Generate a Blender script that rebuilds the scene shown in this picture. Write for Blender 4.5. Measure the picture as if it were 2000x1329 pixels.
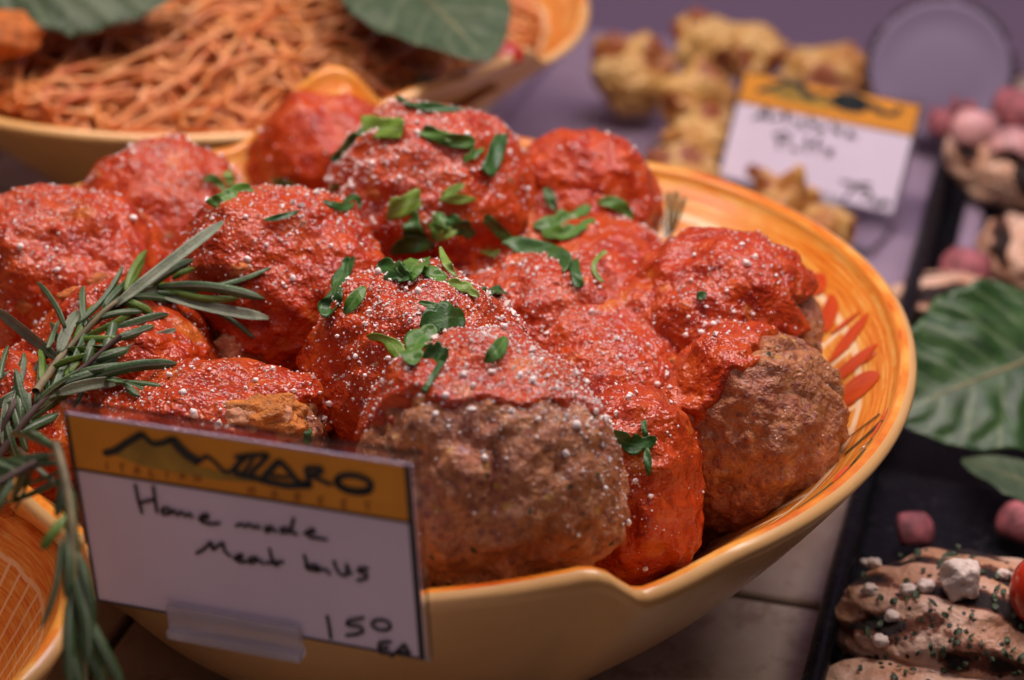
import bpy, bmesh, math, random
import numpy as np
from mathutils import Vector
from mathutils.bvhtree import BVHTree

scene = bpy.context.scene
for o in list(bpy.data.objects):
    bpy.data.objects.remove(o)
COL = scene.collection
random.seed(7)
RNG = np.random.default_rng(11)
R = math.radians

# ------------------------------------------------------------------ camera
FPX = 4165.0                       # focal length in pixels of the 2000 px wide photograph
ELEV = R(28); DIST = .85
TGT = np.array([0, 0, .13])
CAM = TGT + DIST * np.array([0, -math.cos(ELEV), math.sin(ELEV)])
FW = np.array([0, math.cos(ELEV), -math.sin(ELEV)]); RT = np.array([1., 0, 0]); UP = np.cross(RT, FW)
cd = bpy.data.cameras.new('camera'); cam = bpy.data.objects.new('camera', cd); COL.objects.link(cam)
cam.location = CAM; cam.rotation_euler = (R(90) - ELEV, 0, 0)
cd.sensor_width = 36; cd.lens = 36 * FPX / 2000; cd.clip_start = .01; cd.clip_end = 20
cd.dof.use_dof = True; cd.dof.focus_distance = .80; cd.dof.aperture_fstop = 5.6
scene.camera = cam

# ------------------------------------------------------------------ light
w = bpy.data.worlds.new('World'); scene.world = w; w.use_nodes = True
bg = w.node_tree.nodes['Background']; bg.inputs[0].default_value = (.80, .60, .78, 1); bg.inputs[1].default_value = .065

def lamp(name, loc, look, sx, sy, power, col):
    l = bpy.data.lights.new(name, 'AREA'); l.shape = 'RECTANGLE'; l.size = sx; l.size_y = sy
    l.energy = power; l.color = col
    o = bpy.data.objects.new(name, l); COL.objects.link(o); o.location = loc
    o.rotation_euler = (Vector(look) - Vector(loc)).to_track_quat('-Z', 'Y').to_euler()
    return o
lamp('case_tube_lamp', (.05, .24, .84), (.0, .1, 0), 1.3, .08, 10.5, (1, .84, .76))
lamp('shop_ceiling_light', (-.35, -.75, 1.35), (0, 0, .1), 1.1, .5, 2.6, (1, .76, .86))
lamp('case_rear_lamp', (.35, .42, .95), (.25, .5, 0), .9, .10, 2.6, (.74, .56, 1))

vs = scene.view_settings
scene.display_settings.display_device = 'sRGB'
vs.view_transform = 'Standard'; vs.look = 'None'; vs.exposure = 0; vs.gamma = 1; vs.use_curve_mapping = False
scene.render.engine = 'CYCLES'
scene.cycles.max_bounces = 8

# ------------------------------------------------------------------ geometry helpers
Z0 = -.015                          # counter level
YAW = R(16)                         # the counter's grid against the camera
GX = np.array([math.cos(YAW), -math.sin(YAW), 0]); GY = np.array([math.sin(YAW), math.cos(YAW), 0]); GZ = np.array([0, 0, 1.])

def ray(x, y):
    d = FW + RT * (x - 1000) / FPX - UP * (y - 664.5) / FPX
    return d / np.linalg.norm(d)
def atz(x, y, z):
    d = ray(x, y); return CAM + d * (z - CAM[2]) / d[2]
def aty(x, y, yy):
    d = ray(x, y); return CAM + d * (yy - CAM[1]) / d[1]
def onplane(x, y, p, n):
    d = ray(x, y); return CAM + d * (np.dot(p - CAM, n) / np.dot(d, n))
def unit(v):
    v = np.asarray(v, float); return v / (np.linalg.norm(v) + 1e-12)

def mesh(name, V, F, mat, parent=None, smooth=True, uv=None, attr=None, loc=None, link=True):
    """V (n,3), F (m,k) array or list of arrays; vertices are world coordinates, origin put at loc"""
    V = np.asarray(V, float)
    loc = V.mean(0) if loc is None else np.asarray(loc, float)
    me = bpy.data.meshes.new(name)
    Fs = F if isinstance(F, list) else [F]
    Fs = [np.asarray(f, np.int32) for f in Fs if len(f)]
    nl = sum(f.size for f in Fs); npoly = sum(len(f) for f in Fs)
    me.vertices.add(len(V)); me.vertices.foreach_set('co', (V - loc).astype(np.float32).ravel())
    me.loops.add(nl); li = np.concatenate([f.ravel() for f in Fs]); me.loops.foreach_set('vertex_index', li)
    me.polygons.add(npoly)
    tot = np.concatenate([np.full(len(f), f.shape[1], np.int32) for f in Fs])
    st = np.concatenate([[0], np.cumsum(tot)[:-1]]).astype(np.int32)
    me.polygons.foreach_set('loop_start', st); me.polygons.foreach_set('loop_total', tot)
    me.polygons.foreach_set('use_smooth', np.full(npoly, smooth))
    if uv is not None:
        l = me.uv_layers.new(name='UVMap'); l.data.foreach_set('uv', np.asarray(uv, np.float32)[li].ravel())
    if attr:
        for k, a in attr.items():
            t = me.attributes.new(k, 'FLOAT', 'POINT'); t.data.foreach_set('value', np.asarray(a, np.float32))
    me.update(); me.validate()
    if mat: me.materials.append(mat)
    o = bpy.data.objects.new(name, me)
    o.location = loc
    if parent is not None:
        o.parent = parent
        o.matrix_parent_inverse = parent_matrix(parent).inverted()
    if link: COL.objects.link(o)
    return o
def parent_matrix(p):
    from mathutils import Matrix
    m = Matrix.LocRotScale(p.location, p.rotation_euler, p.scale)
    if p.parent: m = parent_matrix(p.parent) @ p.matrix_parent_inverse @ m
    return m
def empty(name, loc):
    o = bpy.data.objects.new(name, None); COL.objects.link(o); o.location = loc; o.empty_display_size = .02
    return o
def tag(o, label, cat, group=None, kind=None):
    o['label'] = label; o['category'] = cat
    if group: o['group'] = group
    if kind: o['kind'] = kind
    return o
def kind(o, k):
    o['kind'] = k; return o

def join(parts):
    """join (V,F) or (V,F,uv) pieces with equal face size"""
    Vs, Fs, U = [], [], []; n = 0
    for p in parts:
        Vs.append(p[0]); Fs.append(np.asarray(p[1]) + n); n += len(p[0])
        if len(p) > 2: U.append(p[2])
    return (np.concatenate(Vs), np.concatenate(Fs)) + ((np.concatenate(U),) if U else ())

def box(c, X, Y, Z, hx, hy, hz, bev=0.):
    """chamfered box on axes X,Y,Z; half sizes; quads"""
    c = np.asarray(c, float)
    if bev <= 0:
        V = np.array([c + X*a*hx + Y*b*hy + Z*g*hz for a in (-1, 1) for b in (-1, 1) for g in (-1, 1)])
        F = np.array([(0,1,3,2),(4,6,7,5),(0,4,5,1),(2,3,7,6),(0,2,6,4),(1,5,7,3)])
        return V, F
    # rings up the height: chamfer bottom, wall, chamfer top
    b = bev; rings = []
    for hh, ins in ((-hz, b), (-hz + b, 0), (hz - b, 0), (hz, b)):
        x = hx - ins; y = hy - ins; q = b
        rings.append([c + X*u + Y*v + Z*hh for u, v in ((x-q,-y),(x,-y+q),(x,y-q),(x-q,y),(-x+q,y),(-x,y-q),(-x,-y+q),(-x+q,-y))])
    V = np.array([p for r_ in rings for p in r_]); F = []
    for k in range(3):
        for i in range(8):
            j = (i + 1) % 8; F.append((k*8+i, k*8+j, k*8+8+j, k*8+8+i))
    for k, s in ((0, -1), (24, 1)):
        q = [(0,3,2,1),(0,5,4,3)] ; q = [(0,1,2,3),(0,3,4,7),(4,5,6,7)]
        for f in q: F.append(tuple(k+i for i in (f if s > 0 else f[::-1])))
    return V, np.array(F)

def tube(P, rad, n=6, cap=True):
    P = np.asarray(P, float); m = len(P); rad = np.broadcast_to(rad, (m,))
    T = np.gradient(P, axis=0); T /= np.linalg.norm(T, axis=1)[:, None] + 1e-12
    ref = np.array([.13, .21, .97]); ref = np.where(abs(T @ ref)[:, None] > .95, np.array([1., 0, 0]), ref)
    A = np.cross(T, ref); A /= np.linalg.norm(A, axis=1)[:, None]; B = np.cross(T, A)
    a = np.arange(n) / n * 2 * np.pi
    V = (P[:, None] + rad[:, None, None] * (np.cos(a)[None, :, None]*A[:, None] + np.sin(a)[None, :, None]*B[:, None])).reshape(-1, 3)
    i = np.arange(m-1)[:, None]*n; j = np.arange(n)[None]; k = (j+1) % n
    F = np.stack([i+j, i+k, i+n+k, i+n+j], -1).reshape(-1, 4)
    return V, F

# ---- numpy noise
def _hash(ix, iy, iz, s):
    h = (ix.astype(np.int64)*73856093) ^ (iy.astype(np.int64)*19349663) ^ (iz.astype(np.int64)*83492791) ^ (s*2654435761)
    h = (h ^ (h >> 13)) * 1274126177; h = h & 0xffffffff
    h = (h ^ (h >> 16)) * 2246822519; h = h & 0xffffffff
    return (h ^ (h >> 15)) & 0xffffffff
def noise(P, s=0):
    """gradient noise about -1..1"""
    P = np.asarray(P, float); I = np.floor(P).astype(np.int64); f = P - I
    u = f*f*f*(f*(f*6-15)+10); out = 0
    for dx in (0, 1):
        for dy in (0, 1):
            for dz in (0, 1):
                h = _hash(I[:,0]+dx, I[:,1]+dy, I[:,2]+dz, s)
                gx = (h & 1023)/511.5-1; gy = ((h >> 10) & 1023)/511.5-1; gz = ((h >> 20) & 1023)/511.5-1
                d = gx*(f[:,0]-dx) + gy*(f[:,1]-dy) + gz*(f[:,2]-dz)
                wt = (u[:,0] if dx else 1-u[:,0])*(u[:,1] if dy else 1-u[:,1])*(u[:,2] if dz else 1-u[:,2])
                out = out + wt*d
    return out*1.3
def fbm(P, o=4, s=0, g=.5):
    a = 1; t = 0; P = np.asarray(P, float)
    for k in range(o):
        t = t + a*noise(P, s+k); P = P*2.03 + 7.1; a *= g
    return t
def worley(P, s=0):
    P = np.asarray(P, float); I = np.floor(P).astype(np.int64); best = np.full(len(P), 9.); cell = np.zeros(len(P))
    for dx in (-1, 0, 1):
        for dy in (-1, 0, 1):
            for dz in (-1, 0, 1):
                J = I + np.array([dx, dy, dz]); h = _hash(J[:,0], J[:,1], J[:,2], s)
                q = J + np.stack([(h & 1023)/1023., ((h >> 10) & 1023)/1023., ((h >> 20) & 1023)/1023.], 1)
                d = np.linalg.norm(P-q, axis=1); m = d < best
                best = np.where(m, d, best); cell = np.where(m, (h >> 5 & 255)/255., cell)
    return best, cell
def sstep(x, a, b):
    t = np.clip((x-a)/(b-a), 0, 1); return t*t*(3-2*t)

_ico = {}
def ico(l):
    if l not in _ico:
        b = bmesh.new(); bmesh.ops.create_icosphere(b, subdivisions=l, radius=1)
        V = np.array([v.co[:] for v in b.verts]); F = np.array([[v.index for v in f.verts] for f in b.faces]); b.free()
        _ico[l] = (V / np.linalg.norm(V, axis=1)[:, None], F)
    return _ico[l]

# ------------------------------------------------------------------ material helpers
class NT:
    def __init__(s, name):
        s.m = bpy.data.materials.new(name); s.m.use_nodes = True; s.t = s.m.node_tree
        s.b = s.t.nodes['Principled BSDF']; s.tc = s.t.nodes.new('ShaderNodeTexCoord')
    def n(s, typ, ins=None, **props):
        nd = s.t.nodes.new('ShaderNode' + typ)
        for k, v in props.items(): setattr(nd, k, v)
        for k, v in (ins or {}).items(): s.set(nd.inputs[k], v)
        return nd
    def set(s, sock, v):
        if isinstance(v, bpy.types.NodeSocket): s.t.links.new(v, sock)
        elif isinstance(v, tuple) and len(v) == 3 and sock.type == 'RGBA': sock.default_value = (*v, 1)
        else: sock.default_value = v
    def P(s, **k):
        for a, v in k.items(): s.set(s.b.inputs[a.replace('_', ' ')], v)
    def noise(s, scale, det=4, rough=.55, vec=None, dist=0, out=0):
        oi = s.n('ObjectInfo')
        mm = s.n('Math', {0: oi.outputs['Random'], 1: 37.}, operation='MULTIPLY')
        return s.n('TexNoise', {'Vector': vec or s.tc.outputs['Object'], 'W': mm.outputs[0], 'Scale': scale, 'Detail': det, 'Roughness': rough, 'Distortion': dist}, noise_dimensions='4D').outputs[out]
    def vor(s, scale, vec=None, out='Distance', feature='F1'):
        return s.n('TexVoronoi', {'Vector': vec or s.tc.outputs['Object'], 'Scale': scale}, feature=feature).outputs[out]
    def ramp(s, fac, stops, mode='LINEAR'):
        r = s.n('ValToRGB', {'Fac': fac}); e = r.color_ramp.elements; r.color_ramp.interpolation = mode
        while len(e) < len(stops): e.new(.5)
        for q, (p, c) in zip(e, stops): q.position = p; q.color = (*c, 1) if len(c) == 3 else c
        return r.outputs[0]
    def mix(s, f, a, b, mode='MIX'):
        x = s.n('Mix', {0: f, 6: a, 7: b}, data_type='RGBA', blend_type=mode); return x.outputs[2]
    def math(s, op, a, b=0., c=0.):
        return s.n('Math', {0: a, 1: b, 2: c}, operation=op).outputs[0]
    def step(s, x, lo, hi):
        return s.n('MapRange', {'Value': x, 'From Min': lo, 'From Max': hi}, interpolation_type='SMOOTHSTEP').outputs[0]
    def bump(s, h, dist, strength=1., prev=None):
        b = s.n('Bump', {'Height': h, 'Distance': dist, 'Strength': strength})
        if prev is not None: s.t.links.new(prev, b.inputs['Normal'])
        return b.outputs[0]
    def attr(s, name, out='Fac'):
        return s.n('Attribute', attribute_name=name).outputs[out]
    def map(s, vec, scale=(1, 1, 1), loc=(0, 0, 0)):
        return s.n('Mapping', {'Vector': vec, 'Scale': scale, 'Location': loc}).outputs[0]
    def sep(s, vec): return s.n('SeparateXYZ', {0: vec}).outputs

def mat_plain(name, col, rough=.5, var=.12, scale=60, spec=.5, bump=0., **k):
    t = NT(name); nz = t.noise(scale)
    dk = tuple(c*(1-var) for c in col); lt = tuple(min(1, c*(1+var)) for c in col)
    t.P(Base_Color=t.ramp(nz, [(.3, dk), (.7, lt)]), Roughness=rough, Specular_IOR_Level=spec)
    if bump: t.P(Normal=t.bump(t.noise(scale*6), bump))
    t.P(**k); return t.m

def mat_meat():
    t = NT('ground_meat'); O = t.tc.outputs['Object']
    big = t.noise(45, 3); mid = t.noise(170, 4, .6); fin = t.noise(620, 3, .6)
    base = t.ramp(mid, [(.26, (.16, .045, .013)), (.42, (.36, .115, .032)), (.56, (.52, .19, .058)), (.72, (.64, .30, .115))])
    base = t.mix(t.step(big, .50, .66), base, t.mix(.45, base, (.38, .095, .055)))       # pinker lean patches
    base = t.mix(t.step(t.noise(60, 2, vec=t.map(O, loc=(.3, .1, .7))), .56, .70), base, t.mix(.55, base, (.52, .22, .05)))   # ochre crumb
    cell = t.n('TexVoronoi', {'Vector': O, 'Scale': 330.})
    cr = t.sep(cell.outputs['Color'])
    pale = t.math('MULTIPLY', t.math('GREATER_THAN', cr[0], .86), t.step(cell.outputs['Distance'], .62, .35))
    base = t.mix(t.math('MULTIPLY', pale, .6), base, (.56, .30, .15))
    red = t.math('MULTIPLY', t.math('LESS_THAN', cr[1], .16), t.step(cell.outputs['Distance'], .62, .3))
    base = t.mix(t.math('MULTIPLY', red, .7), base, (.22, .045, .040))
    c2 = t.n('TexVoronoi', {'Vector': O, 'Scale': 210.}); cr2 = t.sep(c2.outputs['Color'])
    herb = t.math('MULTIPLY', t.math('GREATER_THAN', cr2[0], .93), t.step(c2.outputs['Distance'], .30, .18))
    base = t.mix(herb, base, (.045, .050, .012))
    yel = t.math('MULTIPLY', t.math('GREATER_THAN', cr2[1], .955), t.step(c2.outputs['Distance'], .5, .3))
    base = t.mix(yel, base, (.55, .27, .04))
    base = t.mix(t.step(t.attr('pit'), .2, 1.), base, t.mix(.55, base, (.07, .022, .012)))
    t.P(Base_Color=base, Roughness=t.ramp(mid, [(.3, (.45,)*3), (.7, (.20,)*3)]), Specular_IOR_Level=.6, Coat_Weight=.22, Coat_Roughness=.16)
    h = t.math('ADD', fin, t.math('MULTIPLY', cell.outputs['Distance'], -.35))
    t.P(Normal=t.bump(h, .0026))
    return t.m
def mat_sauce():
    t = NT('tomato_sauce')
    a = t.noise(120, 4, .6); b = t.noise(38, 3)
    base = t.ramp(a, [(.30, (.25, .014, .003)), (.48, (.43, .038, .005)), (.64, (.52, .068, .007)), (.80, (.60, .14, .012))])
    base = t.mix(t.step(b, .48, .68), base, t.mix(.55, base, (.50, .078, .009)))
    oil = t.math('MULTIPLY', t.step(t.noise(52, 2), .60, .70), .5)
    base = t.mix(oil, base, (.62, .20, .03))
    d = t.attr('dust')
    sp = t.noise(1500, 2, .7); thr = t.math('SUBTRACT', .86, t.math('MULTIPLY', d, .26))
    dm = t.step(t.math('SUBTRACT', sp, thr), 0., .06)
    base = t.mix(t.math('MULTIPLY', dm, .22), base, (.80, .52, .44))
    t.P(Base_Color=base, Roughness=t.math('ADD', t.math('MULTIPLY', a, .22), .12), Specular_IOR_Level=.42)
    h = t.math('ADD', t.noise(210, 2, .5), t.math('MULTIPLY', t.noise(520, 1), .35))
    t.P(Normal=t.bump(h, .0026))
    return t.m
def mat_glaze_in():
    t = NT('painted_glaze'); uv = t.tc.outputs['UV']; s = t.sep(uv)
    st = t.noise(1., 5, .6, vec=t.map(uv, (16, 95, 1))); st2 = t.noise(1., 3, .6, vec=t.map(uv, (60, 26, 1)))
    col = t.ramp(st, [(.34, (.58, .10, .006)), (.44, (.72, .21, .016)), (.55, (.80, .36, .055)), (.68, (.85, .52, .16))])
    col = t.mix(t.math('MULTIPLY', t.step(st2, .50, .66), .7), col, (.74, .22, .015))
    ph = t.math('ADD', t.math('MULTIPLY', s[0], 34.), t.math('MULTIPLY', t.noise(1., 2, vec=t.map(uv, (30, 6, 1))), .35))
    fr = t.math('ABSOLUTE', t.math('SUBTRACT', t.math('FRACT', ph), .5))
    inner = t.math('GREATER_THAN', s[1], .115)
    line = t.math('MULTIPLY', t.step(fr, .12, .07), inner)
    ring = t.step(t.math('ABSOLUTE', t.math('SUBTRACT', s[1], t.math('ADD', .10, t.math('MULTIPLY', t.noise(1., 2, vec=t.map(uv, (25, 1, 1))), .03)))), .014, .006)
    col = t.mix(t.math('MULTIPLY', t.math('MAXIMUM', line, ring), .9), col, (.90, .70, .40))
    t.P(Base_Color=col, Roughness=.22, Coat_Weight=.35, Coat_Roughness=.10)
    t.P(Normal=t.bump(st, .0004))
    return t.m
def mat_glaze_out():
    t = NT('plain_glaze'); a = t.noise(14, 4); b = t.noise(420, 2)
    col = t.ramp(a, [(.3, (.66, .37, .125)), (.7, (.74, .46, .18))])
    col = t.mix(t.step(b, .70, .78), col, (.45, .20, .06))
    t.P(Base_Color=col, Roughness=.30, Coat_Weight=.25, Coat_Roughness=.2, Normal=t.bump(t.noise(60, 2), .0006))
    return t.m
def mat_paint(name, c0, c1):
    t = NT(name); uv = t.tc.outputs['UV']
    t.P(Base_Color=t.ramp(t.noise(1., 4, .6, vec=t.map(uv, (3, 30, 1))), [(.35, c0), (.65, c1)]), Roughness=.2, Coat_Weight=.35)
    return t.m
def mat_leaf(name, dark, mid, pale, rough=.38, vein=(.30, .42, .16), nv=0, veinw=.07, back=None):
    t = NT(name); uv = t.tc.outputs['UV']; s = t.sep(uv)
    nz = t.noise(140, 4); nb = t.noise(40, 2)
    col = t.ramp(nz, [(.3, dark), (.55, mid), (.8, pale)])
    col = t.mix(t.step(nb, .5, .7), col, t.mix(.5, col, pale))
    au = t.math('ABSOLUTE', t.math('SUBTRACT', s[0], .5))
    rib = t.step(au, veinw, veinw*.3)
    if nv:
        q = t.math('FRACT', t.math('ADD', t.math('MULTIPLY', s[1], float(nv)), t.math('ADD', t.math('MULTIPLY', au, -3.2), t.math('MULTIPLY', t.noise(30, 2), .55))))
        sv = t.step(t.math('ABSOLUTE', t.math('SUBTRACT', q, .5)), .10, .03)
        rib = t.math('MAXIMUM', rib, t.math('MULTIPLY', sv, .55))
    col = t.mix(t.math('MULTIPLY', rib, .8), col, vein)
    t.P(Base_Color=col, Roughness=rough, Specular_IOR_Level=.4)
    t.P(Normal=t.bump(t.noise(900, 3), .0003))
    return t.m
def mat_pasta():
    t = NT('sauced_pasta'); a = t.noise(38, 3); b = t.noise(230, 3)
    col = t.ramp(a, [(.32, (.52, .12, .022)), (.5, (.68, .26, .075)), (.68, (.78, .42, .16))])
    col = t.mix(t.step(b, .58, .72), col, (.50, .055, .012))
    t.P(Base_Color=col, Roughness=.33)
    return t.m
def mat_puff():
    t = NT('baked_pastry'); a = t.noise(34, 4, .6); b = t.noise(90, 3)
    col = t.ramp(a, [(.34, (.70, .47, .17)), (.50, (.62, .36, .10)), (.60, (.48, .20, .045)), (.70, (.22, .060, .014))])
    col = t.mix(t.step(t.attr('brown'), .28, .62), col, (.27, .065, .010))
    t.P(Base_Color=t.mix(t.math('MULTIPLY', t.step(b, .5, .7), .15), col, (.74, .55, .25)), Roughness=.42, Normal=t.bump(b, .002))
    return t.m
def mat_chicken():
    t = NT('grilled_chicken'); a = t.noise(60, 4); b = t.noise(260, 4)
    col = t.ramp(a, [(.3, (.50, .25, .13)), (.5, (.66, .41, .27)), (.7, (.76, .55, .40))])
    col = t.mix(t.math('MULTIPLY', t.step(t.noise(22, 2), .55, .7), .5), col, (.50, .20, .05))
    ch = t.math('ADD', t.attr('char'), t.math('MULTIPLY', t.math('SUBTRACT', b, .5), .9))
    col = t.mix(t.step(ch, .35, .60), col, (.14, .045, .02))
    col = t.mix(t.step(ch, .65, .95), col, (.018, .010, .008))
    v = t.n('TexVoronoi', {'Vector': t.tc.outputs['Object'], 'Scale': 300.}); cr = t.sep(v.outputs['Color'])
    herb = t.math('MULTIPLY', t.math('GREATER_THAN', cr[0], .80), t.step(v.outputs['Distance'], .42, .28))
    col = t.mix(herb, col, (.020, .028, .012))
    t.P(Base_Color=col, Roughness=t.math('ADD', .32, t.math('MULTIPLY', t.step(ch, .3, .6), .45)), Specular_IOR_Level=.35, Normal=t.bump(b, .0022))
    return t.m
def mat_tile():
    t = NT('stone_tile'); a = t.noise(9, 5, .6); b = t.noise(60, 5, .65); c = t.noise(300, 3)
    col = t.ramp(a, [(.38, (.38, .29, .20)), (.5, (.56, .46, .35)), (.62, (.70, .60, .48))])
    col = t.mix(t.math('MULTIPLY', t.step(b, .50, .62), .6), col, (.36, .23, .15))
    col = t.mix(t.math('MULTIPLY', t.step(c, .62, .72), .4), col, (.55, .50, .42))
    t.P(Base_Color=col, Roughness=.42, Normal=t.bump(b, .0008)); return t.m
def mat_tray():
    t = NT('black_enamel'); a = t.noise(180, 4, .7)
    t.P(Base_Color=t.ramp(a, [(.55, (.006, .006, .008)), (.8, (.035, .036, .038))]), Roughness=t.ramp(a, [(.3, (.22,)*3), (.7, (.4,)*3)]), Specular_IOR_Level=.1, Normal=t.bump(a, .0005)); return t.m
def mat_acrylic():
    t = NT('clear_acrylic'); t.P(Base_Color=(.97, .96, .98), Roughness=.06, Transmission_Weight=1., IOR=1.3)
    return t.m

M_LIP = mat_plain('frosted_acrylic_lip', (.80, .77, .82), .25, .03, 30, Transmission_Weight=.65, IOR=1.3)
M_MEAT = mat_meat(); M_SAUCE = mat_sauce(); M_IN = mat_glaze_in(); M_OUT = mat_glaze_out()
M_CHEESE = mat_plain('grated_cheese', (.93, .86, .80), .55, .05, 500)
M_RED = mat_paint('red_glaze_paint', (.52, .045, .010), (.66, .10, .015))
M_DKGREEN = mat_paint('olive_glaze_paint', (.025, .022, .010), (.10, .085, .02))
M_PARS = [mat_leaf('parsley_dark', (.014, .060, .010), (.028, .105, .014), (.055, .155, .024), .36, (.06, .16, .04)),
          mat_leaf('parsley_mid', (.035, .115, .012), (.065, .180, .018), (.11, .25, .03), .36, (.12, .25, .06)),
          mat_leaf('parsley_pale', (.10, .20, .020), (.17, .30, .035), (.25, .38, .07), .40, (.24, .36, .12))]
M_ROSE = mat_leaf('rosemary_needle', (.028, .070, .022), (.055, .115, .036), (.10, .17, .06), .42, (.24, .27, .20), veinw=.13)
M_ROSEP = mat_leaf('rosemary_pale_side', (.10, .14, .075), (.19, .23, .14), (.30, .33, .23), .5, (.10, .14, .07), veinw=.1)
M_ROSEY = mat_leaf('rosemary_young', (.06, .13, .015), (.10, .19, .02), (.16, .26, .05), .42, (.2, .3, .08))
M_STEM = mat_plain('herb_stem', (.20, .17, .08), .6, .4, 120)
M_STEMD = mat_plain('woody_stem', (.07, .040, .030), .7, .4, 120)
M_BASIL = mat_leaf('basil_leaf', (.012, .042, .010), (.030, .085, .018), (.060, .135, .034), .36, (.15, .22, .10), nv=7, veinw=.025)
M_BASILD = mat_leaf('basil_leaf_dull', (.030, .055, .025), (.050, .085, .038), (.085, .12, .06), .5, (.13, .17, .09), nv=7, veinw=.03)
M_PASTA = mat_pasta(); M_PUFF = mat_puff(); M_CHICK = mat_chicken(); M_TILE = mat_tile(); M_TRAY = mat_tray(); M_ACR = mat_acrylic()
M_GROUT = mat_plain('dark_grout', (.03, .025, .022), .9, .3, 200)
M_WALL = mat_plain('case_back_panel', (.225, .170, .260), .5, .05, 3)
M_PAPER = mat_plain('tray_liner_paper', (.29, .22, .29), .6, .12, 12)
M_LID = mat_plain('pale_lid_plastic', (.205, .165, .245), .45, .04, 6)
M_LIDRIM = mat_plain('dark_lid_rim', (.035, .026, .026), .5, .3, 60)
M_CARD = mat_plain('white_card', (.72, .66, .78), .75, .05, 25)
M_BAND = mat_plain('ochre_print', (.72, .30, .022), .7, .12, 40)
M_OLIVE = mat_plain('olive_print', (.34, .22, .030), .7, .3, 120)
M_INKG = mat_plain('dark_green_print', (.010, .022, .022), .7, .2, 80)
M_INKB = mat_plain('brown_print', (.36, .125, .012), .7, .2, 80)
M_INK = mat_plain('black_marker', (.008, .007, .012), .6, .2, 80)
M_FRAME = mat_plain('black_border_print', (.012, .010, .012), .6, .2, 80)
M_ONION = mat_plain('red_onion', (.38, .11, .12), .42, .6, 140, bump=.0012)
M_TOM = mat_plain('red_tomato', (.55, .035, .012), .15, .15, 40, Coat_Weight=.5)
M_FETA = mat_plain('white_feta', (.82, .70, .58), .6, .06, 120, bump=.0008)
M_BREAD = mat_plain('bread_chunk', (.62, .27, .12), .5, .25, 160, bump=.001)
M_CHEDDAR = mat_plain('melted_orange_cheese', (.66, .22, .03), .4, .45, 150, bump=.0022)
M_VEG = mat_plain('orange_vegetable_bit', (.55, .15, .02), .35, .35, 200, bump=.0012)
M_STAIN = mat_plain('brown_sauce_stain', (.20, .045, .010), .35, .3, 90)

# ------------------------------------------------------------------ the setting
tilebase = np.array([atz(1515, 1172, Z0)[0], atz(1515, 1172, Z0)[1], 0])
counter = mesh('counter', *box(np.array([0, .15, Z0-.021]), GX, GY, GZ, 1.4, 1.05, .015), M_GROUT, smooth=False); kind(counter, 'structure')
TS = .305
tile_me = None
for i in range(-4, 4):
    for j in range(-3, 3):
        c = tilebase + GX*(i+.62)*TS + GY*(j+.5)*TS; c[2] = Z0-.0045
        if tile_me is None:
            o = mesh('tile', *box(c, GX, GY, GZ, TS/2-.0022, TS/2-.0022, .0045, .0012), M_TILE, counter, smooth=False); tile_me = o.data
        else:
            o = bpy.data.objects.new('tile', tile_me); o.location = c; o.parent = counter
            o.matrix_parent_inverse = parent_matrix(counter).inverted(); COL.objects.link(o)
wp = np.array([.29, .69, .30])
wall = mesh('back_panel', *box(wp + GX*-.2 + GY*.01 + GZ*.0, GX, GY, GZ, 1.5, .01, .33, .002), M_WALL, smooth=False); kind(wall, 'structure')

# ------------------------------------------------------------------ bowls
BC = np.array([-.0483, .0459])
def wrapd(a): return (a + 180) % 360 - 180
def lobe(th, c, wl, wr):
    """bump of height 1 at c with flank widths (deg) to lower / higher angles"""
    d = wrapd(th - c); return np.where(d < 0, sstep(d, -wl, 0), 1 - sstep(d, 0, wr))
def rim_main(th):
    r = np.full(len(th), .2165); z = np.full(len(th), .1145)
    front = sstep(wrapd(th + 128), 0, 18) * (1 - sstep(wrapd(th + 70), 0, 6))
    z += .0070*front; r -= .003*front
    z += .036*lobe(th, 101, 11, 15)
    z -= .0055*lobe(th, 66, 22, 22)
    z -= .0055*lobe(th, -64, 4, 12)
    r -= .026*lobe(th, -138, 26, 40)
    z += .0012*np.sin(R(1)*th*5+1)
    return r, z
def rim_pasta(th):
    r = np.full(len(th), .2165); z = np.full(len(th), .1125)
    z += .012*sstep(wrapd(th + 75), 0, 26) * (1 - sstep(wrapd(th + 33), 0, 5))
    r += .004*lobe(th, -20, 14, 40)
    return r, z
def rim_round(R0, Zr, amp=.004, k=4, ph=0):
    def f(th):
        return R0*(1 + .03*np.cos(R(1)*th*k+ph)), Zr + amp*np.cos(R(1)*th*k+ph)
    return f
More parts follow.
